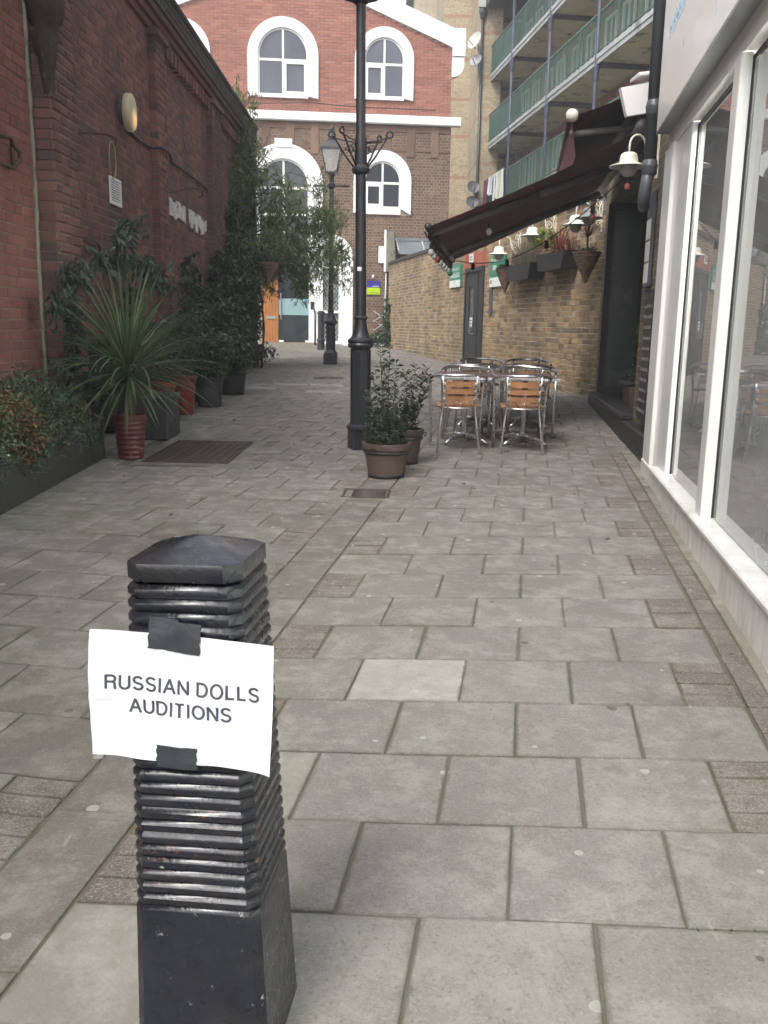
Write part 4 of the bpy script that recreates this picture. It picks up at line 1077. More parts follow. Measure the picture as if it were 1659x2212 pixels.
# ---------------------------------------------------------------- chairs and tables
def arc_pts(fn, n): return [fn(i / n) for i in range(n + 1)]
def make_chair(wood):
    r_ = root('bistro_chair')
    # hoop: front legs rise, sweep back around at arm height to the top of the back
    f = MB()
    hoop = [(-.235, .20, 0), (-.245, .195, .40), (-.255, .17, .60), (-.27, .10, .668)]
    for i in range(19):
        a = math.pi * i / 18; hoop.append((-.272 * math.cos(a), .06 - .285 * math.sin(a), .672 + .052 * math.sin(a) ** .8))
    hoop += [(.27, .10, .665), (.255, .17, .60), (.245, .195, .40), (.235, .20, 0)]
    f.tube(hoop, .0135, 8); f.build('hoop_frame', M_chrome, r_, True)
    for sg in (-1, 1):
        MB().tube([(sg * .20, -.235, 0), (sg * .165, -.16, .30), (sg * .15, -.15, .42), (sg * .152, -.19, .58), (sg * .16, -.215, .715)], .0115, 8).build('leg', M_chrome, r_, True)
        MB().tube([(sg * .24, .19, .41), (sg * .15, -.15, .41)], .009, 6).build('seat_rail', M_chrome, r_, True)
    q = MB(); ring = [(.215 * math.cos(a) * (1 if abs(math.cos(a)) < .9 else 1), .02 + .205 * math.sin(a), .418) for a in np.linspace(0, 2 * math.pi, 25)[:-1]]
    q.tube(ring, .009, 6, closed=True); q.build('seat_ring', M_chrome, r_, True)
    for i in range(5):
        x = -.165 + i * .0825; h = math.sqrt(max(.205 ** 2 - (x * .9) ** 2, .01))
        MB().box(x - .035, x + .035, .02 - h, .02 + h, .424, .437, .004).build('seat_slat', wood, r_)
    for i in range(3):
        z0 = .485 + i * .068; q = MB(); vs = []; nn = 8
        for j in range(nn + 1):
            x = -.145 + .29 * j / nn; y = -.19 - .03 * (1 - (x / .145) ** 2) - .02 * i * .8
            vs += [(x, y, z0), (x, y, z0 + .048), (x, y + .012, z0 + .048), (x, y + .012, z0)]
        fs = []
        for j in range(nn):
            for k in range(4): fs.append((j * 4 + k, j * 4 + (k + 1) % 4, j * 4 + 4 + (k + 1) % 4, j * 4 + 4 + k))
        fs += [(0, 3, 2, 1), (nn * 4, nn * 4 + 1, nn * 4 + 2, nn * 4 + 3)]
        q.add(vs, fs); q.build('back_slat', wood, r_)
        for sg in (-1, 1): MB().box(sg * .142 - .012, sg * .142 + .012, -.2 - .016 * i, -.185 - .016 * i, z0 + .012, z0 + .036, .003).build('slat_clip', M_chrome, r_)
    return r_
ch0 = make_chair(M_wood); ch1 = make_chair(M_wood2)
G_CH = 'metal and wood cafe chairs round the tables'
chairs = [(.672, 8.50, 0, 0, 'left of the two front chairs, its orange slatted back to the viewer'),
    (1.27, 8.50, -3, 0, 'right of the two front chairs, its orange slatted back to the viewer'),
    (.83, 9.45, 178, 1, 'chair facing the viewer behind the near left table'),
    (1.48, 9.50, 183, 1, 'chair facing the viewer behind the near right table, next to the brick wall side'),
    (.92, 9.98, 4, 1, 'back to back chair tucked at the near side of the far left table'),
    (1.52, 9.98, -2, 0, 'back to back chair tucked at the near side of the far right table'),
    (1.13, 10.92, 182, 1, 'furthest left chair at the back of the table group'),
    (1.68, 10.92, 176, 0, 'furthest right chair at the back of the table group with reddish slats')]
for i, (x, y, a, k, lab) in enumerate(chairs):
    src = ch1 if k else ch0
    o = src if not src.get('used') else copy_tree(src)
    o.location = (x, y, gz(y)); o.rotation_euler = (math.atan(SL), 0, R(a)); o.scale = (.99,) * 3
    src['used'] = 1
    tag(o, lab, 'chair', G_CH)
for o in bpy.data.objects:
    if 'used' in o.keys(): del o['used']
def make_table():
    r_ = root('bistro_table')
    f = MB()
    for (x0, x1, y0, y1) in ((-.32, .32, -.36, -.345), (-.32, .32, .345, .36), (-.32, -.305, -.345, .345), (.305, .32, -.345, .345)): f.box(x0, x1, y0, y1, .685, .712, .003)
    f.build('edge_frame', M_chrome, r_)
    for i in range(8): MB().box(-.303 + i * .076, -.303 + i * .076 + .070, -.343, .343, .70, .716, .003).build('top_slat', M_top, r_)
    MB().tube([(0, 0, .05), (0, 0, .69)], .028, 14).build('post', M_chrome, r_, True)
    MB().box(-.1, .1, -.1, .1, .67, .684).build('top_plate', A['dark'], r_)
    for i in range(4):
        a = R(45 + 90 * i); MB().tube([(0, 0, .075), (.12 * math.cos(a), .12 * math.sin(a), .072), (.24 * math.cos(a), .24 * math.sin(a), .045), (.33 * math.cos(a), .33 * math.sin(a), .012)], [.026, .024, .02, .014], 8).build('foot', M_chrome, r_, True)
    return r_
tb0 = make_table()
for i, (x, y, a, lab) in enumerate(((.79, 9.04, 2, 'near left slatted brown table between the front and middle chairs'), (1.375, 9.03, -1, 'near right slatted brown table with its corner clear of the chairs'),
    (1.02, 10.42, 1, 'far left slatted brown table mostly hidden behind chairs'), (1.62, 10.40, -2, 'far right slatted brown table nearest the brick wall'))):
    o = tb0 if i == 0 else copy_tree(tb0); o.location = (x, y, gz(y)); o.rotation_euler = (math.atan(SL), 0, R(a)); o.scale = (.90, .93, .935); tag(o, lab, 'table', 'slatted cafe tables')

# ---------------------------------------------------------------- foliage
rs = np.random.RandomState(11)
def unit(v): return v / np.maximum(np.linalg.norm(v, axis=-1, keepdims=True), 1e-9)
def leaf_cloud(name, mat, par, Pt, D, L, Wd, kind=None, fold=.25, lvar=.35, shape='diamond', **k):
    n = len(Pt); Ls = (L * (1 + lvar * rs.uniform(-1, 1, n)))[:, None]; D = unit(D)
    up = rs.normal(size=(n, 3)); up[:, 2] = np.abs(up[:, 2]) + .6
    S = unit(np.cross(D, up)); Nn = unit(np.cross(S, D)); w = Wd * Ls / L
    base = Pt; tip = Pt + D * Ls - Nn * Ls * .12; m1 = Pt + D * Ls * .45
    l = m1 + S * w * .5 + Nn * w * fold; r = m1 - S * w * .5 + Nn * w * fold
    V = np.stack([base, l, tip, r], 1).reshape(-1, 3)
    idx = np.arange(n) * 4
    F = np.stack([idx, idx + 1, idx + 2, idx, idx + 2, idx + 3], 1).reshape(-1, 3)
    me = bpy.data.meshes.new(name); me.vertices.add(len(V)); me.vertices.foreach_set('co', V.astype(np.float32).ravel())
    me.loops.add(F.size); me.loops.foreach_set('vertex_index', F.astype(np.int32).ravel())
    me.polygons.add(len(F)); me.polygons.foreach_set('loop_start', np.arange(0, F.size, 3, dtype=np.int32)); me.polygons.foreach_set('loop_total', np.full(len(F), 3, dtype=np.int32))
    me.update(calc_edges=True); me.materials.append(mat)
    return link(name, me, par, **k)
def twigs(cen, rad, nt, nl, tl, out=.6, droop=0.0, shell=.5, up=0.0, gap=0):
    """twigs filling an ellipsoid; returns leaf points, directions and twig polylines"""
    cen = np.array(cen); rad = np.array(rad); Ps = []; Ds = []; T = []
    for _ in range(nt):
        d = unit(rs.normal(size=3)); rr = rs.uniform(shell, 1.0) ** .7
        tip = cen + d * rad * rr; dr = unit(d * out + rs.normal(size=3) * .5 + np.array([0, 0, up])); L = tl * rs.uniform(.6, 1.3)
        st = tip - dr * L; pts = []
        for i in range(nl):
            tt = i / max(1, nl - 1); q = st + dr * L * tt + np.array([0, 0, -droop * L * tt * tt])
            ld = unit(dr * .7 + unit(rs.normal(size=3)) * .75 + np.array([0, 0, -droop])); Ps.append(q); Ds.append(ld)
            pts.append(q)
        T.append((st, pts[len(pts) // 2], pts[-1]))
    return np.array(Ps), np.array(Ds), T
def stems(T, r, mat, par, name='stem', frac=1.0):
    m = MB()
    for t_ in T:
        if random.random() < frac: m.tube(t_, [r, r * .8, r * .4], 3, caps=False)
    return m.build(name, mat, par, fix=False, kind='stuff')
LM = {}
LM['box'] = leaf_mat('leaf_box', [(.018, .035, .018), (.03, .055, .026), (.045, .08, .035)], .45)
LM['conif'] = leaf_mat('leaf_hedge', [(.032, .07, .036), (.055, .108, .052), (.085, .15, .065), (.04, .08, .045)], .45)
LM['brown'] = leaf_mat('leaf_brown', [(.16, .08, .035), (.22, .12, .05), (.10, .06, .03), (.24, .16, .07)], .6)
LM['laurel'] = leaf_mat('leaf_laurel', [(.03, .06, .03), (.052, .092, .045), (.08, .125, .062)], .3)
LM['ivy'] = leaf_mat('leaf_ivy', [(.024, .045, .024), (.038, .068, .032), (.06, .098, .045), (.05, .065, .03)], .35)
LM['vib'] = leaf_mat('leaf_viburnum', [(.05, .08, .062), (.075, .11, .085), (.10, .135, .105)], .35)
LM['olive'] = leaf_mat('leaf_tree', [(.095, .15, .045), (.14, .20, .07), (.21, .27, .12), (.08, .13, .05)], .45, .45)
LM['sword'] = leaf_mat('leaf_sword', [(.05, .095, .042), (.08, .135, .06), (.11, .175, .075), (.17, .21, .12)], .33)
LM['bay'] = leaf_mat('leaf_bay', [(.03, .05, .028), (.05, .075, .04), (.075, .10, .06)], .3)
LM['lime'] = leaf_mat('leaf_lime', [(.16, .24, .04), (.26, .34, .07), (.35, .38, .12)], .4)
LM['orange'] = leaf_mat('leaf_phormium', [(.30, .09, .04), (.24, .07, .04), (.38, .14, .06), (.16, .05, .04)], .45)
LM['purple'] = leaf_mat('leaf_purple', [(.14, .04, .04), (.09, .03, .03), (.2, .07, .05)], .45)
LM['dead'] = leaf_mat('leaf_dead', [(.22, .15, .09), (.16, .10, .06)], .7)
LM['twig'] = simple('twig_grey', (.13, .11, .085), .9, nz=10)

def pot_round(r0, r1, h, mat, par, rim=.02, band=None, nribs=0, n=28):
    prof = [(r0 * .96, 0), (r0, .01)]
    K_ = max(8, nribs * 3)
    for i in range(1, K_):
        t_ = i / K_; r = r0 + (r1 - r0) * t_
        if nribs: r += .006 * (1 if i % 3 == 1 else 0)
        prof.append((r, h * t_))
    prof += [(r1 + rim * .3, h - .05), (r1 + rim, h - .04), (r1 + rim, h), (r1 - .012, h), (r1 - .02, h - .05), (r1 - .03, h - .07)]
    m = MB(); m.lathe(prof, n, cap1=False); o = m.build('pot', mat, par, 'auto')
    MB().lathe([(r1 - .022, h - .06), (r1 - .02, h - .055)], n).build('soil', M_soil, par)
    return o
# planter hedge along the left wall
TR = root('trough_planter', (-2.68, 6.2, gz(6.2)), 0, 'long dark trough planter against the red wall at lower left', 'planter', slope=True)
tb_ = MB(); tb_.box(-.27, .27, -2.4, -2.36, 0, .34); tb_.box(-.27, .27, 1.46, 1.5, 0, .34); tb_.box(-.27, -.23, -2.36, 1.46, 0, .34); tb_.box(.23, .27, -2.36, 1.46, 0, .34); tb_.box(-.29, .29, -2.42, 1.52, .30, .35, .01)
tb_.build('trough', A['dark'], TR); MB().box(-.229, .229, -2.359, 1.459, .2, .29).build('soil', M_soil, TR)
def bush(name, loc, blobs, mat, label, cat='shrub', group=None, leaf=(.03, .018), tl=.14, nl=9, trunk=None, droop=0, twig_r=.0025, slope=False, out=.6, up=.2, shell=.45, extra=None):
    r_ = root(name, loc, 0, label, cat, group)
    PP = []; DD = []; TT = []
    for (c, rad, nt) in blobs:
        P1, D1, T1 = twigs(c, rad, nt, nl, tl, out, droop, shell, up); PP.append(P1); DD.append(D1); TT += T1
    leaf_cloud('foliage', mat, r_, np.concatenate(PP), np.concatenate(DD), leaf[0], leaf[1], kind='stuff')
    stems(TT, twig_r, LM['twig'], r_, 'twigs', .7)
    if trunk:
        m = MB()
        for pts, rad in trunk: m.tube(pts, rad, 7)
        m.build('stem', M_bark, r_, True)
    if extra:
        for (mt, lf, bl) in extra:
            PP = []; DD = []
            for (c, rad, nt) in bl:
                P1, D1, T1 = twigs(c, rad, nt, nl, tl, out, droop, shell, up); PP.append(P1); DD.append(D1)
            leaf_cloud('browned_foliage' if mt is LM['brown'] or mt is LM['dead'] else 'new_growth', mt, r_, np.concatenate(PP), np.concatenate(DD), lf[0], lf[1], kind='stuff')
    return r_
GH = 'hedge shrubs in the dark trough planter'
for (y, rx, ry, rz_, zc, mt, n_, ex, lab) in (
    (4.75, .36, .52, .36, .52, 'conif', 460, None, 'dark green hedge shrub at the near end of the trough, cut by the frame edge'),
    (5.45, .36, .46, .40, .60, 'conif', 420, (.10, .0, .16, .34, .30, .30, 150), 'tall hedge shrub second from the near end with browned top twigs'),
    (6.05, .36, .38, .36, .50, 'conif', 330, (.16, -.05, -.06, .24, .30, .30, 260), 'hedge shrub with a big orange brown patch facing the path'),
    (6.70, .32, .40, .34, .52, 'conif', 420, None, 'rounded dark green hedge shrub between the browned one and the red pot'),
    (7.32, .26, .30, .24, .42, 'conif', 260, (.12, .1, -.05, .14, .2, .16, 40), 'low hedge shrub at the far end of the trough by the red pot')):
    extra = None
    if ex: extra = [(LM['brown'], (.03, .016), [((ex[0], ex[1], zc + ex[2]), (ex[3], ex[4], ex[5]), ex[6])])]
    bush('hedge_shrub', (-2.68, y, gz(y)), [((.02, 0, zc), (rx, ry, rz_), n_), ((.12, 0, zc - .16), (rx * .9, ry * .9, rz_ * .7), n_ // 2)], LM[mt], lab, 'shrub', GH, (.026, .014), .13, 11, extra=extra, shell=.55)
# viburnum trained against the pier
vb = root('wall_shrub', (-2.86, 8.25, gz(8.25)), 0, 'large leaved grey green shrub trained up the brick pier and along the wall', 'shrub')
PP, DD, TT = [], [], []
for c, rad, nt in (((.02, 0, 1.15), (.10, .18, .50), 60), ((.05, -.1, .72), (.16, .2, .2), 16), ((.08, .0, 1.62), (.14, .3, .14), 22), ((.2, .75, 1.80), (.16, .4, .10), 20), ((.34, 1.45, 1.76), (.18, .5, .12), 22), ((.42, 2.0, 1.68), (.16, .4, .12), 16), ((.3, 1.1, 2.1), (.14, .3, .1), 14), ((.12, -.62, 1.36), (.08, .16, .12), 9), ((.25, .9, 2.02), (.12, .3, .1), 12), ((.26, 1.25, 1.45), (.12, .2, .12), 10), ((.18, .05, .62), (.2, .28, .14), 20)):
    P1, D1, T1 = twigs(c, rad, nt, 8, .16, .4, .9, .2, .1); PP.append(P1); DD.append(D1); TT += T1
leaf_cloud('foliage', LM['vib'], vb, np.concatenate(PP), np.concatenate(DD), .10, .036, kind='stuff')
stems(TT, .004, LM['twig'], vb, 'twigs', 1)
m = MB(); m.tube([(0, 0, 0), (.02, .03, .6), (0, 0, 1.2), (.05, .05, 1.7)], [.03, .028, .022, .014], 7); m.tube([(.0, .02, 1.45), (.12, .4, 1.72), (.2, .9, 1.82), (.32, 1.5, 1.74), (.4, 2.0, 1.66)], [.02, .017, .014, .01, .006], 6)
m.tube([(0, 0, 1.1), (.08, -.3, 1.3), (.12, -.65, 1.4)], [.014, .01, .005], 6); m.build('stem', M_bark, vb, True)

# spiky palm in its red pot
CX, CY = -2.19, 7.72
SPt = root('ribbed_pot', (CX, CY, gz(CY)), 0, 'dark red ribbed pot holding the spiky palm beside the trough', 'pot')
pot_round(.105, .135, .38, M_darkred, SPt, .004, nribs=9)
SP = root('spiky_palm', (CX, CY, gz(CY) + .33), 0, 'big cordyline with long arching sword leaves in the dark red pot', 'plant')
MB().tube([(0, 0, -.02), (.01, 0, .2), (0, 0, .48)], [.05, .042, .04], 8).build('trunk', M_bark, SP, True)
def sword(elev, L, w, droop, mat, name='leaf'):
    pts = []; n_ = 9; p_ = Vector((0, 0, 0)); e = elev
    vs = []; fs = []
    for i in range(n_ + 1):
        t_ = i / n_; ww = w * (.45 + 1.1 * t_ if t_ < .35 else (1 - ((t_ - .35) / .65) ** 1.6) * .84 + .02)
        d = Vector((math.cos(e), 0, math.sin(e))); nrm_ = Vector((-math.sin(e), 0, math.cos(e)))
        vs += [tuple(p_ + Vector((0, ww / 2, 0)) + nrm_ * ww * .22), tuple(p_), tuple(p_ + Vector((0, -ww / 2, 0)) + nrm_ * ww * .22)]
        if i: a = (i - 1) * 3; fs += [(a, a + 1, a + 4, a + 3), (a + 1, a + 2, a + 5, a + 4)]
        p_ = p_ + d * L / n_; e -= droop / n_ * (.4 + 1.3 * t_)
    me = bpy.data.meshes.new(name); me.from_pydata(vs, [], fs); me.materials.append(mat); me.update(); return me
SW = {}
for k_, (el, L, dr) in enumerate(((82, .80, 10), (68, .84, 22), (52, .86, 38), (36, .84, 46), (18, .80, 48), (2, .74, 44), (-18, .66, 36), (-40, .6, 24), (58, .85, 75), (30, .86, 95))):
    SW[k_] = sword(R(el), L * 1.12, .026, R(dr * 1.05), LM['sword'])
order = [0] * 10 + [1] * 26 + [2] * 36 + [3] * 40 + [4] * 40 + [5] * 34 + [6] * 24 + [7] * 12 + [8] * 12 + [9] * 12
for i, k_ in enumerate(order):
    az = i * 2.39996 + random.uniform(-.2, .2); s_ = random.uniform(.8, 1.1)
    o = link('leaf', SW[k_], SP, (.02 * math.cos(az), .02 * math.sin(az), .46 - .02 * k_ * .8 + random.uniform(-.03, .03)), (random.uniform(-.12, .12), random.uniform(-.1, .1), az)); o.scale = (s_, s_ * random.uniform(.8, 1.15), s_)
DL_ = sword(R(-62), .48, .022, R(20), LM['dead'], 'dead_leaf')
for i in range(12):
    az = random.uniform(0, 6.28); o = link('dead_leaf', DL_, SP, (.035 * math.cos(az), .035 * math.sin(az), .30 + random.uniform(-.05, .05)), (0, 0, az)); o.scale = (random.uniform(.6, 1.1),) * 3

def simple_box_pot(name, x0, x1, y0, y1, h, mat, lab, cat):
    yc = (y0 + y1) / 2; r_ = root(name, ((x0 + x1) / 2, yc, gz(yc)), 0, lab, cat, slope=True); a = (x1 - x0) / 2; b_ = (y1 - y0) / 2
    m = MB(); m.box(-a, a, -b_, b_, 0, h, .012); m.box(-a - .012, a + .012, -b_ - .012, b_ + .012, h - .05, h + .0, .008); m.build('tub', mat, r_)
    MB().box(-a + .03, a - .03, -b_ + .03, b_ - .03, h, h + .004).build('soil', M_soil, r_); return r_
simple_box_pot('square_planter', -2.36, -2.12, 8.75, 9.3, .42, M_greypot, 'slate grey square planter just behind the spiky palm', 'planter')
BN = root('storage_bin', (-2.78, 9.55, gz(9.55)), 0, 'black wheeled storage bin against the wall behind the spiky palm', 'bin')
m = MB(); m.box(-.22, .24, -.42, .42, .03, .84, .03); m.build('body', A['dark'], BN)
m = MB(); m.box(-.24, .27, -.45, .45, .845, .93, .03); m.build('lid', A['dark'], BN)
MB().box(-.25, -.22, -.3, .3, .93, .96).build('hinge', A['gasket'], BN)
for yy_ in (-.3, .3): MB().tube([(-.15, yy_, .05), (-.05, yy_, .05)], .05, 10).build('wheel', A['gasket'], BN)
for (x, y, lab) in ((-2.47, 10.0, 'nearer of the two bright red pots on the left'), (-2.42, 10.85, 'further of the two bright red pots on the left')):
    r_ = root('red_pot', (x, y, gz(y)), 0, lab, 'pot', 'bright red tall pots'); pot_round(.11, .15, .46, M_terra, r_, .012, nribs=0)
r_ = root('grey_pot', (-2.28, 11.7, gz(11.7)), 0, 'dark grey round pot beyond the red pots', 'pot'); pot_round(.15, .18, .38, M_greypot, r_, .01)
r_ = root('grey_pot', (-2.25, 13.3, gz(13.3)), 0, 'black pot under the laurel bush further along the wall', 'pot'); pot_round(.17, .2, .34, A['dark'], r_, .01)
r_ = root('grey_pot', (-2.62, 12.4, gz(12.4)), 0, 'black pot half hidden in shade between two shrubs', 'pot'); pot_round(.15, .18, .36, A['dark'], r_, .01)
bush('potted_shrub', (-2.47, 10.0, gz(10.0) + .40), [((0, 0, .45), (.26, .3, .34), 90)], LM['laurel'], 'thin leafy shrub growing in the nearer red pot', 'shrub', None, (.07, .022), .2, 8, [([(0, 0, 0), (.01, .02, .4)], .012)], .3)
bush('potted_shrub', (-2.42, 10.85, gz(10.85) + .40), [((0, 0, .5), (.3, .36, .40), 120)], LM['laurel'], 'leafy shrub growing in the further red pot', 'shrub', None, (.06, .024), .2, 9, [([(0, 0, 0), (.01, .02, .5)], .012)], .2)
bush('potted_shrub', (-2.28, 11.7, gz(11.7) + .32), [((0, 0, .38), (.30, .34, .32), 170), ((-.15, .1, .75), (.16, .2, .25), 40)], LM['laurel'], 'bushy laurel growing in the dark grey pot', 'shrub', None, (.075, .028), .2, 9, [([(0, 0, 0), (.01, .02, .5)], .015)], .3)
bush('potted_shrub', (-2.25, 13.3, gz(13.3) + .28), [((0, 0, .40), (.34, .45, .30), 220), ((-.2, .2, .85), (.22, .3, .3), 90)], LM['laurel'], 'glossy laurel bush hanging over the path from a black pot', 'shrub', None, (.085, .03), .22, 9, [([(0, 0, 0), (.01, .02, .5)], .015)], .4)
bush('potted_shrub', (-2.62, 12.4, gz(12.4) + .3), [((-.05, 0, .7), (.2, .4, .5), 120)], LM['ivy'], 'dark upright shrub close against the wall between the pots', 'shrub', None, (.06, .03), .2, 9, [([(0, 0, 0), (.0, .02, .9)], .015)], .2)
# ivy mass on the wall
bush('ivy', (-2.9, 16.8, gz(16.8)), [((.12, -2.3, .9), (.28, .8, .75), 380), ((.16, -1.0, 1.2), (.34, 1.0, 1.0), 600), ((.14, .5, 1.45), (.32, 1.2, 1.25), 720), ((.04, 1.8, 1.6), (.18, 1.2, 1.4), 560), ((-.05, 2.9, 1.4), (.05, .6, 1.3), 170), ((-.02, 1.4, 2.9), (.14, 1.2, .5), 130), ((-.05, -2.9, 1.7), (.06, .7, .3), 30)],
     LM['ivy'], 'dense dark ivy and laurel covering the far end of the left wall', 'ivy', None, (.085, .05), .25, 9, [([(0, 1.2, 0), (.05, 1.0, 1.5), (0, 1.1, 3.2)], .05), ([(.1, -1.5, 0), (.05, -1.2, 1.2)], .04)], .5, shell=.6)
# airy tree beyond the ivy
def tree():
    r_ = root('slender_tree', (-2.68, 18.6, gz(18.6)), 0, 'airy narrow leaved tree leaning over the path beside the hall entrance', 'tree')
    br = MB(); PP = []; DD = []; TT = []
    main = [Vector((0, 0, 0)), Vector((.03, 0, .9)), Vector((-.05, .05, 1.9)), Vector((.02, 0, 2.9)), Vector((0, 0, 3.9)), Vector((-.1, 0, 4.7))]
    br.tube(main, [.045, .04, .035, .028, .018, .008], 8)
    br.tube([(.12, .1, 0), (.18, .1, .8), (.1, .1, 1.7)], [.025, .022, .018], 6)
    ends = []
    def grow(p0, d, L, rr, lvl):
        pts = [p0]; p_ = p0.copy(); dd = d.copy()
        for i in range(5):
            dd = (dd + Vector((random.gauss(0, .16), random.gauss(0, .16), random.gauss(0, .12) - .05 * lvl))).normalized(); p_ = p_ + dd * L / 5; pts.append(p_.copy())
        br.tube(pts, [rr * (1 - .8 * i / 5) for i in range(6)], 5, caps=False)
        if lvl < 2:
            for i in range(2 + lvl * 2):
                t_ = random.uniform(.35, 1); q_ = pts[int(t_ * 5)]; nd = (dd + Vector((random.gauss(0, .6), random.gauss(0, .6), random.gauss(0, .45)))).normalized(); grow(q_, nd, L * .55, rr * .5, lvl + 1)
        else: ends.append((pts[-1], dd)); ends.append((pts[3], dd))
    specs = [(2.2, (.9, .1, .6), 1.3), (2.3, (.8, -.5, .5), 1.4), (2.0, (-.2, .7, .8), 1.2), (2.2, (.95, .2, .35), 1.5), (2.6, (.7, .3, .7), 1.3), (2.9, (-.4, -.4, .9), 1.2), (3.2, (.75, 0, .6), 1.1), (3.6, (.2, .6, .9), 1.0), (2.4, (.3, -.9, .3), 1.1), (3.9, (-.1, -.1, 1), 1.0), (4.2, (-.5, .1, .8), 1.0), (2.3, (1.0, -.1, .25), 1.6), (2.6, (.9, .4, 0.1), 1.6), (2.1, (.5, .6, .6), 1.2), (4.5, (-.4, 0, 1), .8)]
    for zz, d, L in specs:
        i = min(int(zz / 1.0), 4); t_ = min(max(zz / .95 - i, 0), 1); grow(main[i].lerp(main[i + 1], min(t_, 1)), Vector(d).normalized(), L, .02, 0)
    br.build('trunk', M_bark, r_, True)
    for e_, d in ends:
        n_ = 3
        if e_.z > 3.4: n_ = 2
        P1, D1, T1 = twigs(tuple(e_), (.22, .22, .2), n_, 12, .32, .5, .7, .2, .1); PP.append(P1); DD.append(D1); TT += T1
    for c, rad, nt in (((.5, 0, 2.45), (.72, .7, .6), 250), ((.35, 0, 3.2), (.65, .7, .55), 120), ((1.05, 0, 2.3), (.5, .5, .5), 110), ((-.1, 0, 3.9), (.45, .5, .7), 200), ((-.25, -.6, 3.4), (.3, .6, .8), 160), ((1.35, 0, 2.9), (.4, .4, .5), 110), ((.1, .2, 2.0), (.55, .5, .5), 190), ((-.4, 0, 4.6), (.3, .4, .5), 110), ((1.0, 0, 1.75), (.3, .3, .4), 60), ((1.7, 0, 2.4), (.25, .3, .4), 30)):
        P1, D1, T1 = twigs(c, rad, nt, 11, .34, .5, .6, .25, .15); PP.append(P1); DD.append(D1); TT += T1
    leaf_cloud('crown', LM['olive'], r_, np.concatenate(PP), np.concatenate(DD), .09, .023, kind='stuff')
    stems(TT, .003, LM['twig'], r_, 'twigs', .6)
tree()
def cone_basket(name, loc, r, h, lab, tilt=0, group=None):
    r_ = root(name, loc, 0, lab, 'basket', group)
    prof = []; K_ = 22
    for i in range(K_ + 1):
        t_ = i / K_; prof.append((.012 + (r - .012) * t_ + (.006 if i % 2 else 0), -h + h * t_))
    prof.append((r - .02, -.0)); m = MB(); m.lathe(prof, 18, cap1=False); m.build('cone', M_wicker, r_)
    MB().lathe([(r - .025, -.03), (r - .02, -.025)], 18).build('soil', M_soil, r_); return r_
cone_basket('hanging_basket', (-2.25, 17.5, 2.47), .2, .38, 'dark cone shaped hanging basket among the tree branches by the orange door panel')
MB().tube([(0, 0, 0), (-.3, 0, .55), (-.7, 0, .6)], .008, 5).build('hook', A['dark'], bpy.data.objects['hanging_basket'], True)
bush('young_plant', (-2.62, 19.3, gz(19.3)), [((0, 0, .28), (.28, .3, .22), 40), ((-.05, 0, .9), (.08, .1, .5), 14)], LM['laurel'], 'small leggy plant at the foot of the end pier', 'plant', None, (.09, .035), .2, 7, [([(0, 0, 0), (.02, 0, 1.5)], .012)], .2)
# climber at the far right corner of the yard
bush('climber', (-.15, 28.55, gz(28.55)), [((0, 0, .25), (.5, .12, .28), 90), ((.15, .05, .9), (.16, .08, .6), 50)], LM['conif'], 'sparse climber on the trellis in the far yard corner', 'plant', None, (.10, .05), .2, 7)

# ---------------------------------------------------------------- tub plants by the lamp
def tub(loc, lab, r0, r1, h):
    r_ = root('tub_pot', loc, 0, lab, 'pot', 'brown barrel shaped tubs'); pot_round(r0, r1, h, M_barrel, r_, .006, n=36)
    t_ = .74; rr = r0 + (r1 - r0) * t_; MB().lathe([(rr + .001, h * t_ - .012), (rr + .008, h * t_ - .01), (rr + .010, h * t_ + .01), (rr + .003, h * t_ + .012)], 36, cap0=False, cap1=False).build('band', M_band, r_, True)
    MB().lathe([(r0 + .001, .002), (r0 + .005, .004), (r0 + .008, .03), (r0 + .003, .034)], 36, cap0=False, cap1=False).build('foot_band', M_band, r_, True)
    return r_
T1 = tub((.01, 7.08, gz(7.08)), 'brown tub with a dark band in front of the lamp post, holding box and bay', .138, .185, .275)
m = MB(); m.tube([(-.12, -.148, .235), (-.095, -.166, .245), (-.07, -.176, .235), (-.085, -.172, .222)], .005, 5); m.build('wire_handle', M_band, T1, True)
T2 = tub((.175, 7.72, gz(7.72)), 'second brown tub half hidden behind the front one', .105, .15, .30)
MB().tube([(.155, 0, .26), (.175, 0, .27), (.175, .02, .245), (.158, .02, .235)], .005, 5).build('ring_handle', M_band, T2, True)
bush('box_shrub', (.0, 7.08, gz(7.08) + .25), [((0, 0, .10), (.185, .17, .14), 300), ((-.03, 0, .20), (.14, .13, .1), 120)], LM['box'], 'small rounded box bush filling the front tub', 'shrub', None, (.016, .010), .07, 11, twig_r=.0015, shell=.6)
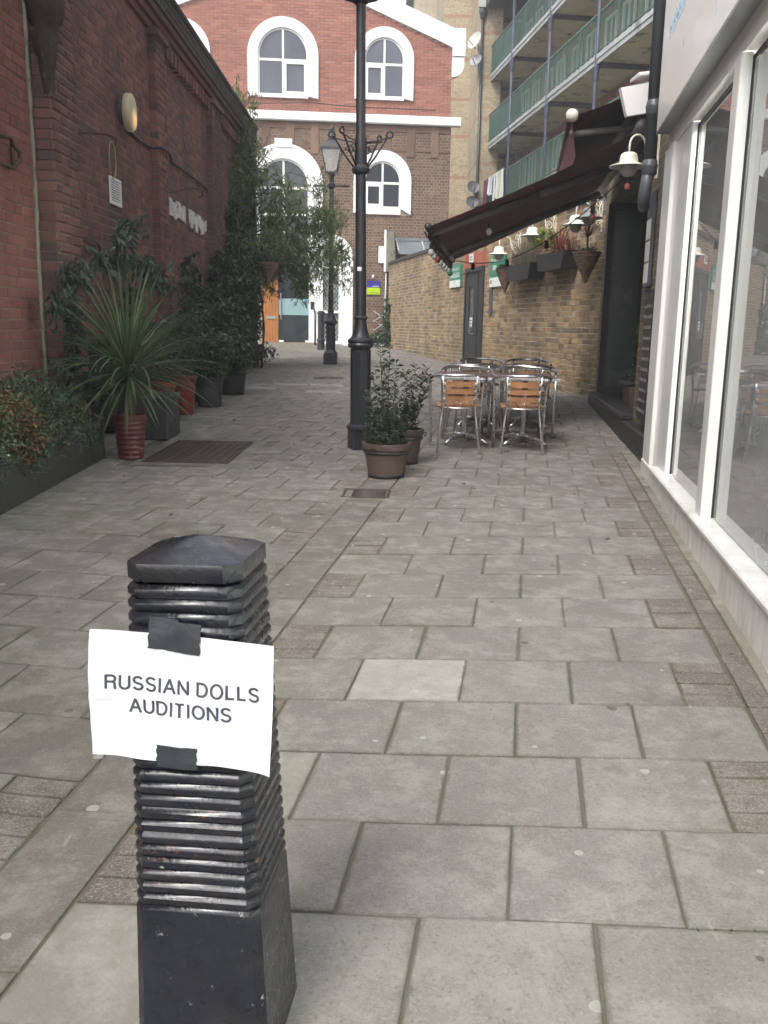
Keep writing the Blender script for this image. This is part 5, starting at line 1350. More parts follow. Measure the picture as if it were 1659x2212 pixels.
def bay(loc, lab, stems_):
    r_ = root('bay_plant', loc, 0, lab, 'plant'); m = MB(); PP = []; DD = []
    for (x0, y0, x1, y1, h) in stems_:
        n_ = 9; pts = [Vector((x0 + (x1 - x0) * t_ + random.gauss(0, .004), y0 + (y1 - y0) * t_, h * t_)) for t_ in [i / n_ for i in range(n_ + 1)]]
        m.tube(pts, [.005 - .0035 * i / n_ for i in range(n_ + 1)], 5)
        k_ = 0; t_ = .22
        while t_ < 1.0:
            q_ = pts[0].lerp(pts[-1], t_); a = k_ * 2.4 + random.uniform(-.3, .3)
            for rep in range(2):
                a2 = a + rep * 2.8; PP.append([q_.x, q_.y, q_.z]); DD.append([math.cos(a2), math.sin(a2), random.uniform(.1, .9)])
            if random.random() < .28 and t_ < .85:
                tw = [q_ + Vector((math.cos(a), math.sin(a), .7)).normalized() * s_ for s_ in (0, .05, .11)]; m.tube(tw, .002, 4)
                for s_ in (.03, .05, .07, .09, .11):
                    a3 = random.uniform(0, 6.28); q2 = q_ + Vector((math.cos(a), math.sin(a), .7)).normalized() * s_; PP.append(list(q2)); DD.append([math.cos(a3), math.sin(a3), .6])
            t_ += .035; k_ += 1
    m.build('stem', M_bark, r_, True)
    leaf_cloud('foliage', LM['bay'], r_, np.array(PP), np.array(DD), .052, .020, fold=.15, kind='stuff'); return r_
bay((.0, 7.1, gz(7.1) + .2), 'upright bay with slim glossy leaves rising from the front tub', [(0, 0, -.05, 0, .80), (.02, .02, .02, .02, .86), (-.02, .01, -.10, .02, .60), (.03, 0, .08, 0, .70), (0, .03, -.02, .05, .66), (-.03, -.02, -.14, -.04, .48)])
bay((.175, 7.72, gz(7.72) + .22), 'open branching bay leaning right out of the second tub', [(0, 0, .08, 0, .62), (.02, 0, .16, -.02, .60), (-.02, 0, .0, .02, .55), (.02, .02, .20, .02, .50)])
bush('box_shrub', (.165, 7.72, gz(7.72) + .27), [((0, 0, .12), (.13, .13, .16), 190)], LM['box'], 'small dark box bush in the second tub behind', 'shrub', None, (.016, .010), .07, 11, twig_r=.0015, shell=.6)

# ---------------------------------------------------------------- covers in the paving
MH = root('manhole_cover', (-1.67, 8.14, gz(8.14) + .001), R(-2), 'large ribbed cast iron inspection cover set in the paving by the red pot', 'manhole cover', slope=True)
m = MB(); w, h = .37, .60
for (x0, x1, y0, y1) in ((-w, w, -h, -h + .02), (-w, w, h - .02, h), (-w, -w + .02, -h + .02, h - .02), (w - .02, w, -h + .02, h - .02)): m.box(x0, x1, y0, y1, -.02, .009, .002)
m.build('frame', A['cast_cover'], MH); MB().box(-w + .024, w - .024, -h + .024, h - .024, -.02, .002).build('plate', A['cast_cover'], MH)
m = MB()
for i in range(9):
    for j in range(13):
        x0 = -w + .035 + i * .0765; y0 = -h + .04 + j * .0875
        m.box(x0, x0 + .058, y0, y0 + .062, .002, .009, .002)
m.build('tread', A['cast_cover'], MH, fix=False, kind='stuff')
GU = root('gully_grate', (-.13, 6.42, gz(6.42) + .0), R(-3), 'rusty sunken drain grating at the end of the channel near the tub', 'drain grate', slope=True)
m = MB()
for (x0, x1, y0, y1) in ((-.17, .17, -.15, -.135), (-.17, .17, .135, .15), (-.17, -.15, -.135, .135), (.15, .17, -.135, .135)): m.box(x0, x1, y0, y1, -.03, .004, .002)
m.build('frame', A['cast_cover'], GU); MB().box(-.15, .15, -.135, .135, -.06, -.03).build('sump', A['dark'], GU)
for i in range(9):
    y0 = -.125 + i * .028; MB().tube([(-.10, y0, -.004), (0, y0 + .008, -.002), (.14, y0 + .004, -.004)], .008, 5).build('grate_bar', A['cast_cover'], GU, True)
r_ = root('access_cover', (-1.05, 16.55, gz(16.55)), 0, 'small dark service cover in the far paving', 'manhole cover', slope=True)
MB().box(-.27, .27, -.2, .2, -.01, .006, .002).build('plate', A['cast_cover'], r_)
m = MB()
for i in range(8): m.box(-.25 + i * .065, -.22 + i * .065, -.18, .18, .006, .012)
m.build('tread', A['cast_cover'], r_)

# ---------------------------------------------------------------- awnings, cables, wall lamps
def wl(s, y, z): return CFm @ Vector((s, y, z))
CFm = CF.matrix_basis; SHm = SH.matrix_basis; RWm = RW.matrix_basis
AWr = root('awning', (1.6, 11, 2.7), 0, 'large burgundy fabric awning stretched out over the cafe tables', 'awning')
def loc_(P, r): return tuple(Vector(P) - r.location)
nF, fF = Vector((.373, 9.0, 2.281)), Vector((.865, 12.6, 2.231))
nW, fW = Vector((2.41, 9.24, 3.235)), Vector((2.80, 12.6, 3.20))
def cloth(a, b, c, d, sag, r, nm='canopy', mat=M_awn, nu=14, nv=10, th=.004, val=None):
    m = MB()
    for off in (0, -th):
        for j in range(nv + 1):
            for i in range(nu + 1):
                u, v = i / nu, j / nv; P = a.lerp(b, u).lerp(d.lerp(c, u), v); P = P - Vector((0, 0, sag * math.sin(math.pi * v) * (1 - .15 * math.sin(u * 9)) - off)); m.v.append(loc_(P, r))
    K_ = (nu + 1) * (nv + 1)
    for j in range(nv):
        for i in range(nu):
            q_ = j * (nu + 1) + i; m.f.append((q_, q_ + 1, q_ + nu + 2, q_ + nu + 1)); m.f.append((K_ + q_, K_ + q_ + nu + 1, K_ + q_ + nu + 2, K_ + q_ + 1))
    return m.build(nm, mat, r, True, fix=False)
cloth(nF, fF, fW, nW, .04, AWr)
d_ = (fF - nF).normalized()
MB().tube([loc_(nF - d_ * .04, AWr), loc_(fF + d_ * .04, AWr)], .035, 8).build('front_bar', A['lamp_iron'], AWr, True)
m = MB(); nb = 24
for i in range(nb):
    a = nF.lerp(fF, i / nb); b_ = nF.lerp(fF, (i + 1) / nb); o_ = Vector((0, 0, .03)); h = .09 + .025 * math.sin(math.pi * (i % 2))
    m.quad(loc_(a - o_, AWr), loc_(b_ - o_, AWr), loc_(b_ - o_ - Vector((0, 0, .07 + .02 * ((i + 1) % 2))), AWr), loc_(a - o_ - Vector((0, 0, .07 + .02 * (i % 2))), AWr))
m.build('valance', M_awn, AWr, fix=False)
for (t0, t1, e) in ((.10, .34, .47), (.72, .94, .52)):
    A0 = nW.lerp(fW, t1) - Vector((.05, 0, .12)); B0 = nF.lerp(fF, t0) + Vector((.0, 0, -.02)); E0 = A0.lerp(B0, e) + Vector((0, -.25, -.02))
    m = MB(); m.tube([loc_(A0, AWr), loc_(E0, AWr)], .04, 8); m.tube([loc_(E0, AWr), loc_(B0, AWr)], .032, 8); m.build('folding_arm', M_awnf, AWr, True)
m = MB(); m.tube([loc_(nW + Vector((.0, -.05, .02)), AWr), loc_(fW + Vector((0, .05, .02)), AWr)], .07, 10); m.build('roller', M_awnf, AWr, True)
AW2 = root('awning', (2.2, 10, 3.5), 0, 'small upper burgundy awning with a round white end cap above the larger one', 'awning')
a2, b2 = Vector((1.74, 9.3, 3.355)), Vector((2.12, 12.0, 3.30)); c2_, d2_ = Vector((2.84, 12.2, 3.66)), Vector((2.44, 9.15, 3.62))
cloth(a2, b2, c2_, d2_, .02, AW2)
cloth(a2, b2, b2 - Vector((.0, 0, .42)), a2 - Vector((-.06, .0, .36)), 0, AW2, 'side_flap')
MB().tube([loc_(a2, AW2), loc_(b2, AW2)], .03, 8).build('front_bar', A['dark_brown'], AW2, True)
cp = MB(); cp.lathe([(.004, -.06), (.035, -.052), (.055, -.03), (.06, 0), (.055, .03), (.035, .052), (.004, .06)], 16); cp.build('end_cap', M_cream, AW2, True, loc=loc_(a2 - Vector((.005, .05, -.0)), AW2))
MB().tube([loc_(a2 + Vector((.02, .1, -.14)), AW2), loc_(Vector((2.45, 9.6, 3.33)), AW2)], .032, 8).build('folding_arm', M_awnf, AW2, True)
solid('roller_box', -.0, .0001, 0, .0001, 0, .0001, M_awnf, AW2) if False else MB().tube([loc_(Vector((2.48, 9.25, 3.60)), AW2), loc_(Vector((2.80, 12.1, 3.62)), AW2)], .07, 8).build('roller', M_awnf, AW2, True)
# fascia wall carrying the upper awning
UB = root('roof_parapet', (2.9, 10.2, 0), 0, 'dark upstand behind the upper awning on the cafe roof', 'wall')
MB().box(-.28, -.1, -1.6, 1.4, 3.42, 3.95).build('boarding', A['dark_brown'], UB, rot=(0, 0, R(-7)), loc=(0, 0, -.25))
WB = root('sign_box', (2.28, 8.95, 3.45), R(3), 'blank white projecting box above the cafe awning beside the downpipe', 'sign')
m = MB(); m.add([(-.175, -.02, .08), (.25, -.02, .165), (.25, -.02, -.10), (-.10, -.02, -.165), (-.175, .05, .08), (.25, .05, .165), (.25, .05, -.10), (-.10, .05, -.165)], [(0, 3, 2, 1), (4, 5, 6, 7), (0, 1, 5, 4), (3, 7, 6, 2), (0, 4, 7, 3), (1, 2, 6, 5)])
m.build('box', A['white_gloss'], WB)
MB().box(-.0, .26, -.05, .2, .175, .21, .006).build('lid', A['white_gloss'], WB, rot=(0, R(-8), 0))
# downpipe
DP = root('downpipe', (2.135, 7.86, 0), 0, 'grey cast iron downpipe between the cafe and the white shopfront', 'pipe')
m = MB(); m.tube([(-.03, 0, 7.5), (0.0, 0, 2.66)], .05, 14); m.tube([(0, 0, 2.66), (-.02, .0, 2.52), (-.03, .0, 2.44), (-.02, .04, 2.39), (.02, .16, 2.37)], .048, 14); m.build('pipe', A['pipe_grey'], DP, True)
for zz in (3.12, 2.66): MB().lathe([(.052, zz - .06), (.062, zz - .05), (.062, zz - .01), (.066, zz), (.066, zz + .02), (.06, zz + .03), (.06, zz + .05), (.052, zz + .06)], 16, cap0=False, cap1=False).build('collar', A['pipe_grey'], DP, True)

def wall_lamp(root_pt, out, size, mat, lab, drop=.12):
    r_ = root('wall_lamp', tuple(root_pt), math.atan2(out.y, out.x), lab, 'lamp', 'swan neck wall lamps')
    s = size
    prof = [(.022, .10), (.05, .097), (.075, .085), (.088, .06), (.092, .03), (.094, .0), (.12, -.012), (.19, -.035), (.197, -.045), (.19, -.043), (.10, -.02), (.08, 0)]
    m = MB(); m.lathe([(r * s, z * s) for r, z in prof], 28, cap1=False); m.build('shade', mat, r_, True, loc=(.40 * s, 0, 0))
    m = MB(); m.lathe([(r * s, z * s) for r, z in [(.085, -.01), (.088, -.05), (.083, -.09), (.06, -.125), (.03, -.14), (.004, -.143)]], 20); m.build('globe', M_opal, r_, True, loc=(.40 * s, 0, 0))
    neck = [(.40, 0, .10), (.40, 0, .16)] + [(.29 + .11 * math.cos(a), 0, .17 + .11 * math.sin(a)) for a in np.linspace(0, math.pi, 10)] + [(.17, 0, .10), (.1, 0, .0), (0.02, 0, -.06)]
    m = MB(); m.tube([(x * s, y * s, z * s) for x, y, z in neck], .011 * s, 8)
    for (cx, cz, rr, tn, sg, a0) in ((.12, .13, .07, 1.4, 1, 0), (.05, .0, .04, 1.2, -1, .5), (.07, .27, .05, 1.5, 1, 1)):
        m.tube([(x * s, y * s, z * s) for x, y, z in scroll(cx, cz, rr, tn, sg, 24, a0)], .007 * s, 6)
    m.tube([(0.01 * s, 0, .33 * s), (.05 * s, 0, .2 * s), (.02 * s, 0, .05 * s), (.01, 0, -.1 * s)], .009 * s, 6)
    m.build('swan_neck', mat, r_, True)
    MB().box(0, .012 * s, -.02 * s, .02 * s, -.12 * s, .36 * s, .003).build('back_plate', mat, r_)
    return r_
out1 = (CFm.to_3x3() @ Vector((0, -1, 0))); out2 = (RWm.to_3x3() @ Vector((0, -1, 0)))
wall_lamp((2.52, 9.02, 2.86), out1, .93 * .72, M_cream, 'large cream swan neck lamp nearest the viewer beside the downpipe') if False else None
lp_ = wall_lamp((2.41, 8.62, 2.80), (Vector((-1, -.55, 0))).normalized(), .86, M_cream, 'large cream swan neck lamp nearest the viewer beside the downpipe')
for (x, y, z, lab, mt, sz) in ((2.384, 16.996, 2.69, 'furthest cream swan neck lamp, by the green sign right of the door', M_cream, 1.0), (2.714, 15.326, 2.86, 'cream swan neck lamp above the gap between the hanging baskets', M_cream, 1.0),
    (3.061, 13.573, 2.85, 'cream swan neck lamp above the purple spiky plant', M_cream, 1.0)):
    wall_lamp((x, y, z), out2, sz, mt, lab)
wall_lamp((3.16, 13.15, 2.90), out2, 1.0, M_greyen, 'grey swan neck lamp at the corner of the dark cafe opening')
# string lights
ST = root('string_lights', tuple(fF), 0, 'black festoon cable with coloured bulbs along the awning front and back to the cafe', 'string lights')
m = MB(); m.tube([loc_(nF.lerp(fF, i / 16) + Vector((-.03, 0, -.05 - .02 * math.sin(i * 1.57))), ST) for i in range(17)], .008, 5)
e_ = Vector((2.50, 9.3, 3.0)); mid = [fF.lerp(e_, i / 14) + Vector((0, 0, -.42 * math.sin(math.pi * i / 14) * (1 - .3 * i / 14))) for i in range(15)]
m.tube([loc_(q_, ST) for q_ in mid], .006, 5); m.build('cable', A['gasket'], ST, True)
bc = {'w': simple('bulb_white', (.6, .6, .58), .15), 'r': simple('bulb_red', (.5, .06, .03), .15), 'g': simple('bulb_green', (.04, .3, .12), .15), 'p': simple('bulb_pink', (.6, .18, .18), .2)}
for i, cc in enumerate('wwrwwwwg'):
    P = nF.lerp(fF, .2 + .8 * i / 7) + Vector((-.03, 0, -.07))
    MB().lathe([(.016, 0), (.022, -.02), (.022, -.06), (.018, -.065)], 10).build('lampholder', A['gasket'], ST, True, loc=loc_(P, ST))
    MB().lathe([(.016, -.065), (.03, -.08), (.036, -.10), (.03, -.125), (.012, -.137)], 12).build('bulb', bc[cc], ST, True, loc=loc_(P, ST))
for i, cc in ((2, 'd'), (5, 'd'), (8, 'd'), (11, 'p'), (13, 'p')):
    P = mid[i]; MB().lathe([(.014, 0), (.024, -.02), (.024, -.08), (.018, -.085)], 10).build('lampholder', A['gasket'], ST, True, loc=loc_(P, ST))
    if cc == 'p': MB().lathe([(.016, -.085), (.03, -.1), (.034, -.115), (.03, -.14), (.012, -.15)], 12).build('bulb', bc['p'], ST, True, loc=loc_(P, ST))
for (x, y, Y) in ((528, 0, 0),): pass
PB = root('hanging_bulb', (1.02, 9.6, 2.34), 0, 'single white bulb hanging under the large awning', 'bulb')
MB().lathe([(.018, .04), (.022, .0)], 10).build('lampholder', A['gasket'], PB); MB().lathe([(.018, 0), (.032, -.02), (.034, -.04), (.02, -.065), (.004, -.07)], 12).build('bulb', bc['w'], PB, True)

# ---------------------------------------------------------------- things on the yard wall
def on_rw(s, off=0.0, z=0.0): return RWm @ Vector((s, -off, z))
RZ = math.atan2(RWd.y, RWd.x)
def green_sign(s0, s1, z0, z1, lab):
    r_ = root('green_sign', tuple(on_rw((s0 + s1) / 2, .012, (z0 + z1) / 2)), RZ, lab, 'sign'); w = (s1 - s0) / 2; h = (z1 - z0) / 2
    bd = simple('sign_green', (.012, .22, .13), .4, nz=1, var=.05) if 'sign_green' not in bpy.data.materials else bpy.data.materials['sign_green']
    MB().box(-w, w, -.03, 0, -h, h, .003).build('board', bd, r_)
    MB().box(-w, w, -.034, -.0305, -h, -h * .38, .001).build('white_panel', A['white_paint'], r_)
    return r_, w, h
g1, w, h = green_sign(RS(21.62), RS(20.74), 2.24, 2.74, 'green and white community centre sign left of the dark door')
for i, (t_, hh, wd) in enumerate((('Providence Court', .075, .80), ('Community Centre', .075, .84))):
    put_text(t_, lambda u, v, i=i, hh=hh, wd=wd: (-w * .86 + u * w * 2 * wd, -.0315, h * .78 - i * .115 - hh + v * hh), A['white_paint'], g1, .01)
m = MB()
for j in range(2):
    x = -w * .86
    while x < w * .7: q_ = random.uniform(.02, .07); m.box(x, x + q_, -.032, -.0305, -.005 - j * .032, .012 - j * .032); x += q_ + .014
m.build('small_print', A['white_paint'], g1)
put_text('Camden', lambda u, v: (w * .1 + u * w * .7, -.0348, -h * .8 + v * .06), M_ink, g1, .01) if False else MB().box(w * .05, w * .09, -.036, -.0345, -h * .85, -h * .5).build('logo_bar', M_ink, g1)
g2, w, h = green_sign(RS(18.6), RS(17.68), 2.14, 2.72, 'green and white sign right of the door, partly behind the basket')
put_text('Providence', lambda u, v: (-w * .86 + u * w * 1.5, -.0315, h * .62 + v * .09), A['white_paint'], g2, .01)
m = MB()
for x in (-.28, -.2, -.12): m.box(x, x + .045, -.033, -.0305, .03, .12)
m.build('lettering', A['white_paint'], g2); MB().box(-w * .85, -w * .7, -.0365, -.0345, -h * .8, -h * .55).build('logo', M_ink, g2)
r_ = root('number_plate', tuple(on_rw(RS(20.0), .01, 2.80)), RZ, 'small white plate on the red lintel over the dark door', 'plate'); MB().box(-.14, .14, -.02, 0, -.09, .09, .003).build('plate', A['white_paint'], r_)
m = MB()
for j in range(2):
    for i in range(6): m.box(-.11 + i * .038, -.085 + i * .038, -.0225, -.0205, .01 - j * .05, .035 - j * .05)
m.build('lettering', M_ink, r_)
r_ = root('entry_plate', tuple(on_rw(RS(18.55), .008, 1.87)), RZ, 'tall narrow grey metal plate right of the dark door', 'plate'); MB().box(-.09, .09, -.02, 0, -.27, .27, .006).build('plate', A['pipe_grey'], r_); MB().box(-.012, .012, -.026, -.02, .22, .24).build('screw', A['alu'], r_)
r_ = root('door_note', tuple(on_rw(D0 + .55, .016, 1.39)), RZ, 'white note taped to the dark door beside the handle', 'notice'); MB().box(-.10, .10, -.003, -.001, -.17, .17).build('sheet', M_paper, r_)
m = MB()
for j in range(4): m.box(-.07, .07, -.0045, -.0032, .10 - j * .07, .125 - j * .07)
m.build('lettering', M_ink, r_)
# baskets
GB = 'wicker cone baskets on the yard wall'
c1_ = on_rw(RS(17.12), .22, 2.40)
cone_basket('hanging_basket', tuple(c1_), .185, .42, 'wicker cone basket with low green plant beside the green sign', group=GB)
bush('basket_plant', tuple(c1_), [((0, 0, .03), (.15, .15, .06), 70)], simple('x', (0, 0, 0)) and LM['conif'], 'short bright green plant in the wicker cone nearest the door', 'plant', None, (.035, .02), .08, 7, extra=[(LM['lime'], (.03, .018), [((0, -.05, .05), (.12, .1, .05), 16)])])
c2__ = on_rw(RS(13.44), .26, 2.43)
cone_basket('hanging_basket', tuple(c2__), .21, .43, 'large wicker cone basket right of the dark trough, nearest the cafe opening', group=GB)
bush('basket_plant', tuple(c2__), [((0, 0, .03), (.19, .17, .05), 90)], LM['conif'], 'low trailing greenery round the rim of the large wicker cone', 'plant', None, (.03, .018), .09, 7, droop=.5)
pu = root('purple_plant', tuple(c2__), 0, 'purple spiky cordyline standing in the large wicker cone', 'plant')
MB().tube([(0, 0, -.05), (.0, 0, .22)], .014, 6).build('stem', M_bark, pu, True)
PS = [sword(R(e), .34, .018, R(d), LM['purple']) for e, d in ((80, 5), (65, 12), (48, 25), (30, 40))]
for i in range(34):
    az = i * 2.4; o = link('leaf', PS[i % 4], pu, (0, 0, .2), (random.uniform(-.1, .1), 0, az)); o.scale = (random.uniform(.8, 1.15),) * 3
def wall_trough(sc, z, w, lab):
    r_ = root('wall_trough', tuple(on_rw(sc, .16, z)), RZ, lab, 'planter'); m = MB()
    m.prism([(-w, .1), (w, .1), (w * .82, -.16), (-w * .82, -.16)], -.13, .15); m.build('trough', A['dark'], r_); MB().box(-w + .02, w - .02, -.11, .13, .1, .106).build('soil', M_soil, r_); return r_
t1 = wall_trough(RS(16.25), 2.33, .62, 'black wall trough with thin bare stems, between the two cones')
t2 = wall_trough(RS(14.8), 2.42, .60, 'black wall trough holding the orange leaved plant')
sb = root('bare_plant', tuple(on_rw(RS(16.25), .16, 2.43)), RZ, 'bundle of thin bare grey stems in the left wall trough', 'plant')
m = MB()
for i in range(260):
    x = random.uniform(-.55, .55); y = random.uniform(-.08, .08); h = random.uniform(.15, .48); m.tube([(x, y, 0), (x + random.gauss(0, .05), y + random.gauss(0, .04), h * .6), (x + random.gauss(0, .11), y + random.gauss(0, .08), h)], [.004, .003, .0015], 3, caps=False)
m.build('stems', LM['twig'], sb, fix=False, kind='stuff')
P1, D1, T_ = twigs((-.1, 0, .08), (.5, .1, .1), 40, 6, .08, .4, .2, .2, .4); leaf_cloud('foliage', LM['conif'], sb, P1, D1, .03, .018, kind='stuff')
ph = root('orange_plant', tuple(on_rw(RS(14.62), .18, 2.52)), RZ, 'orange and bronze strap leaved phormium spilling from the right wall trough', 'plant')
PH = [sword(R(e), L, .036, R(d), LM['orange']) for e, d, L in ((75, 60, .5), (50, 110, .6), (25, 90, .62), (62, 140, .6), (85, 15, .42), (10, 60, .5))]
for i in range(46):
    az = i * 2.4 + random.uniform(-.3, .3); o = link('leaf', PH[i % 6], ph, (random.uniform(-.12, .12), random.uniform(-.03, .03), 0), (random.uniform(-.1, .1), 0, az)); o.scale = (random.uniform(.7, 1.05),) * 3
P1, D1, T_ = twigs((.35, 0, .1), (.28, .2, .12), 40, 8, .2, .4, 1.2, .2, .2)
for i in range(24):
    az = random.uniform(0, 6.28); o = link('leaf', PS[i % 4], ph, (.38 + random.uniform(-.08, .08), 0, .0), (random.uniform(-.2, .2), 0, az))
bush('lime_plant', tuple(on_rw(RS(15.2), .2, 2.62)), [((0, 0, .16), (.28, .2, .17), 60)], LM['lime'], 'yellow green leafy shrub at the left of the orange plant', 'plant', None, (.07, .035), .14, 7, up=.5)

# ---------------------------------------------------------------- left wall fittings (wall plane x = -3)
BL = root('bulkhead_light', (-3.0, 10.62, 3.60), R(90), 'large oval cream bulkhead light glowing on the red brick wall', 'lamp')
def oval(rx, rz, y, n=28): return [(rx * math.cos(2 * math.pi * i / n), y, rz * math.sin(2 * math.pi * i / n)) for i in range(n)]
m, t, b = new_mat('bulkhead_glass'); n = N(t); b.inputs['Base Color'].default_value = (.42, .38, .24, 1); b.inputs['Roughness'].default_value = .35
tc = n.n('ShaderNodeTexCoord').outputs['Object']; vm = n.n('ShaderNodeVectorMath', operation='DISTANCE'); n.l(tc, vm.inputs[0]); vm.inputs[1].default_value = (.04, -.08, -.07)
n.l(n.mix(n.rng(vm.outputs['Value'], .14, .0), (.5, .42, .22), (1, .42, .12)), b.inputs['Emission Color']); n.l(n.rng(vm.outputs['Value'], .15, .0, .02, .55), b.inputs['Emission Strength'])
vs = oval(.17, .19, 0) + oval(.18, .20, -.015) + oval(.178, .198, -.06) + oval(.165, .185, -.078) + oval(.08, .09, -.085); K_ = 28
q = MB(); q.add(vs, [(i * K_ + k, i * K_ + (k + 1) % K_, (i + 1) * K_ + (k + 1) % K_, (i + 1) * K_ + k) for i in range(4) for k in range(K_)] + [tuple(range(4 * K_, 5 * K_))]); q.build('diffuser', m, BL, True, loc=(0, -.08, 0))
q = MB(); q.add(oval(.12, .12, -.02) + oval(.12, .12, -.1), [(k, (k + 1) % K_, K_ + (k + 1) % K_, K_ + k) for k in range(K_)]); q.build('back_box', A['pipe_grey'], BL, True)
AV = root('air_vent', (-3.0, 10.3, 2.72), R(90), 'white louvred air vent in the left brick wall', 'vent')
m = MB()
for (x0, x1, z0, z1) in ((-.2, .2, .12, .14), (-.2, .2, -.14, -.12), (-.2, -.18, -.12, .12), (.18, .2, -.12, .12)): m.box(x0, x1, -.03, -.01, z0, z1)
m.build('frame', A['white_paint'], AV)
MB().box(-.18, .18, -.012, -.009, -.12, .12).build('backing', A['pipe_grey'], AV)
for i in range(9): MB().box(-.18, .18, -.028, -.014, -.115 + i * .026, -.103 + i * .026).build('louvre', A['white_paint'], AV)
def lw(y, z, o=.03): return (-3.0 + o, y, z)
def iron(name, lab, cat, polys, r, mat=None):
    P0 = Vector(polys[0][0]); r_ = root(name, tuple(P0), 0, lab, cat); m = MB()
    for pl_ in polys: m.tube([tuple(Vector(q_) - P0) for q_ in pl_], r, 6)
    m.build('bar', mat or A['rust_iron'], r_, True); return r_
iron('hanging_bracket', 'wrought iron basket hook with a yellow wire loop below the bulkhead light', 'bracket', [[lw(8.62, 3.2), lw(8.66, 3.08), lw(8.70, 3.03), lw(8.8, 3.03), (-2.85, 9.1, 3.09), (-2.75, 9.3, 3.12), (-2.7, 9.38, 3.10), (-2.69, 9.40, 3.06), (-2.71, 9.36, 3.03)]], .012)
iron('wire_loop', 'thin yellow wire loop hanging from the nearer basket hook', 'wire', [[(-2.70 + .0, 9.28 + .11 * math.sin(a), 2.88 + .17 * math.cos(a)) for a in np.linspace(0, 2 * math.pi, 25)]], .004, simple('yellow_wire', (.45, .36, .12), .5))
iron('hanging_bracket', 'thin curled basket hook further along above the white boards', 'bracket', [[lw(12.5, 3.28), lw(12.55, 3.12), lw(12.7, 3.05), (-2.85, 13.1, 3.14), (-2.75, 13.5, 3.22), (-2.72, 13.75, 3.22), (-2.72, 13.8, 3.15), (-2.74, 13.65, 3.12)]], .012)
iron('wall_bracket', 'rusty clamp bracket on the smooth red brick at the left frame edge', 'bracket', [[lw(7.22, 2.70, .05), lw(7.42, 2.72, .06), lw(7.46, 2.66, .06), lw(7.55, 2.64, .07), lw(7.55, 2.58, .07), lw(7.48, 2.54, .06), lw(7.44, 2.50, .06), lw(7.22, 2.50, .05)], [lw(7.46, 2.68, .05), lw(7.46, 2.52, .05)]], .018)
iron('cable_run', 'black cable clipped along the left wall from the bulkhead light', 'cable', [[lw(10.8, 3.46), lw(11.3, 3.44), lw(11.9, 3.46, .04), (-2.88, 11.94, 3.48), (-2.88, 12.46, 3.52), lw(12.5, 3.55, .02), lw(12.9, 3.56), lw(12.95, 3.47), lw(13.8, 3.49), lw(15.5, 3.48)]], .016, A['gasket'])
HP = root('iron_hopper', (-3.0, 8.12, 3.0), R(90), 'rusted lichen covered rainwater hopper and stub pipe on the brick pier at upper left', 'pipe')
m = MB(); rr_ = np.random.RandomState(3)
prof = [(.04, .16), (.06, .26), (.065, .36), (.085, .46), (.10, .55), (.11, .64), (.10, .72), (.15, .79), (.19, .86), (.20, .94), (.15, 1.02), (.11, 1.12), (.14, 1.2), (.12, 1.34), (.10, 1.6), (.09, 2.2)]
vs = []; nn = 18
for r, z in prof:
    for k in range(nn):
        a = 2 * math.pi * k / nn; q_ = r * (1 + rr_.uniform(-.3, .3)); vs.append((q_ * math.cos(a), -.12 + q_ * .8 * math.sin(a), z + rr_.uniform(-.03, .03)))
m.add(vs, [(i * nn + k, i * nn + (k + 1) % nn, (i + 1) * nn + (k + 1) % nn, (i + 1) * nn + k) for i in range(len(prof) - 1) for k in range(nn)])
m.build('hopper', simple('hopper_rust', (.05, .035, .028), .9, nz=8, var=.5, bump=1.0, dirt=((.20, .15, .09), 9, .6)), HP, True)
for k_, (ya, yb, za, zb, lab) in enumerate(((12.75, 13.75, 2.86, 3.02, 'left peeling white painted board on the brick wall'), (14.05, 15.3, 2.80, 3.0, 'right peeling white painted board with broken lower edge'))):
    r_ = root('peeling_board', (-3.0, (ya + yb) / 2, 2.9), R(90), lab, 'board', None)
    w = (yb - ya) / 2; x = -w; pieces_ = []
    m = MB()
    while x < w:
        q_ = random.uniform(.14, .26); e_ = min(x + q_, w); dz0 = random.uniform(-.15, -.02) - .04; dz1 = random.uniform(.03, .10); m.prism([(x + .006, dz0), (e_ - .012, dz0 + random.uniform(-.05, .05)), (e_ - .004, dz1), (x, dz1 + .01)], -.035, -.012); x += q_ + .01
    m.build('paint_flake', simple('peeling_white', (.62, .61, .58), .7, nz=5, dirt=((.12, .07, .05), 8, .55)), r_)

# ---------------------------------------------------------------- far corner fittings
FHm = FH.matrix_basis; FZ = math.atan2(FD.y, FD.x)
def on_f(s, off, z): return tuple(FHm @ Vector((s, -off, z)))
r_ = root('wall_sign', on_f(2.80, .03, 2.53), FZ, 'blue over lime green sign on the brown brick beside the lamp post', 'sign')
MB().box(-.21, .21, -.02, 0, .0, .21).build('blue_panel', simple('sign_blue', (.035, .025, .26), .4, var=.05), r_); MB().box(-.21, .21, -.02, 0, -.21, -.003).build('lime_panel', simple('sign_lime', (.42, .62, .01), .4, var=.05), r_)
m = MB()
for i in range(6): m.box(-.04 + i * .036, -.012 + i * .036, -.0225, -.0205, .03, .05)
m.build('lettering', A['white_paint'], r_); m = MB()
for i in range(8): m.box(-.12 + i * .036, -.095 + i * .036, -.0225, -.0205, -.17, -.15)
m.build('lettering', M_ink, r_)
r_ = root('sign_lamp', on_f(2.78, .05, 2.86), FZ, 'small white spotlight above the blue and green sign', 'lamp'); MB().tube([(0, 0, -.06), (0, -.02, .06)], .035, 8).build('lamp_head', A['white_paint'], r_, True); MB().box(-.02, .02, 0, .045, -.02, .02).build('arm', A['alu'], r_)
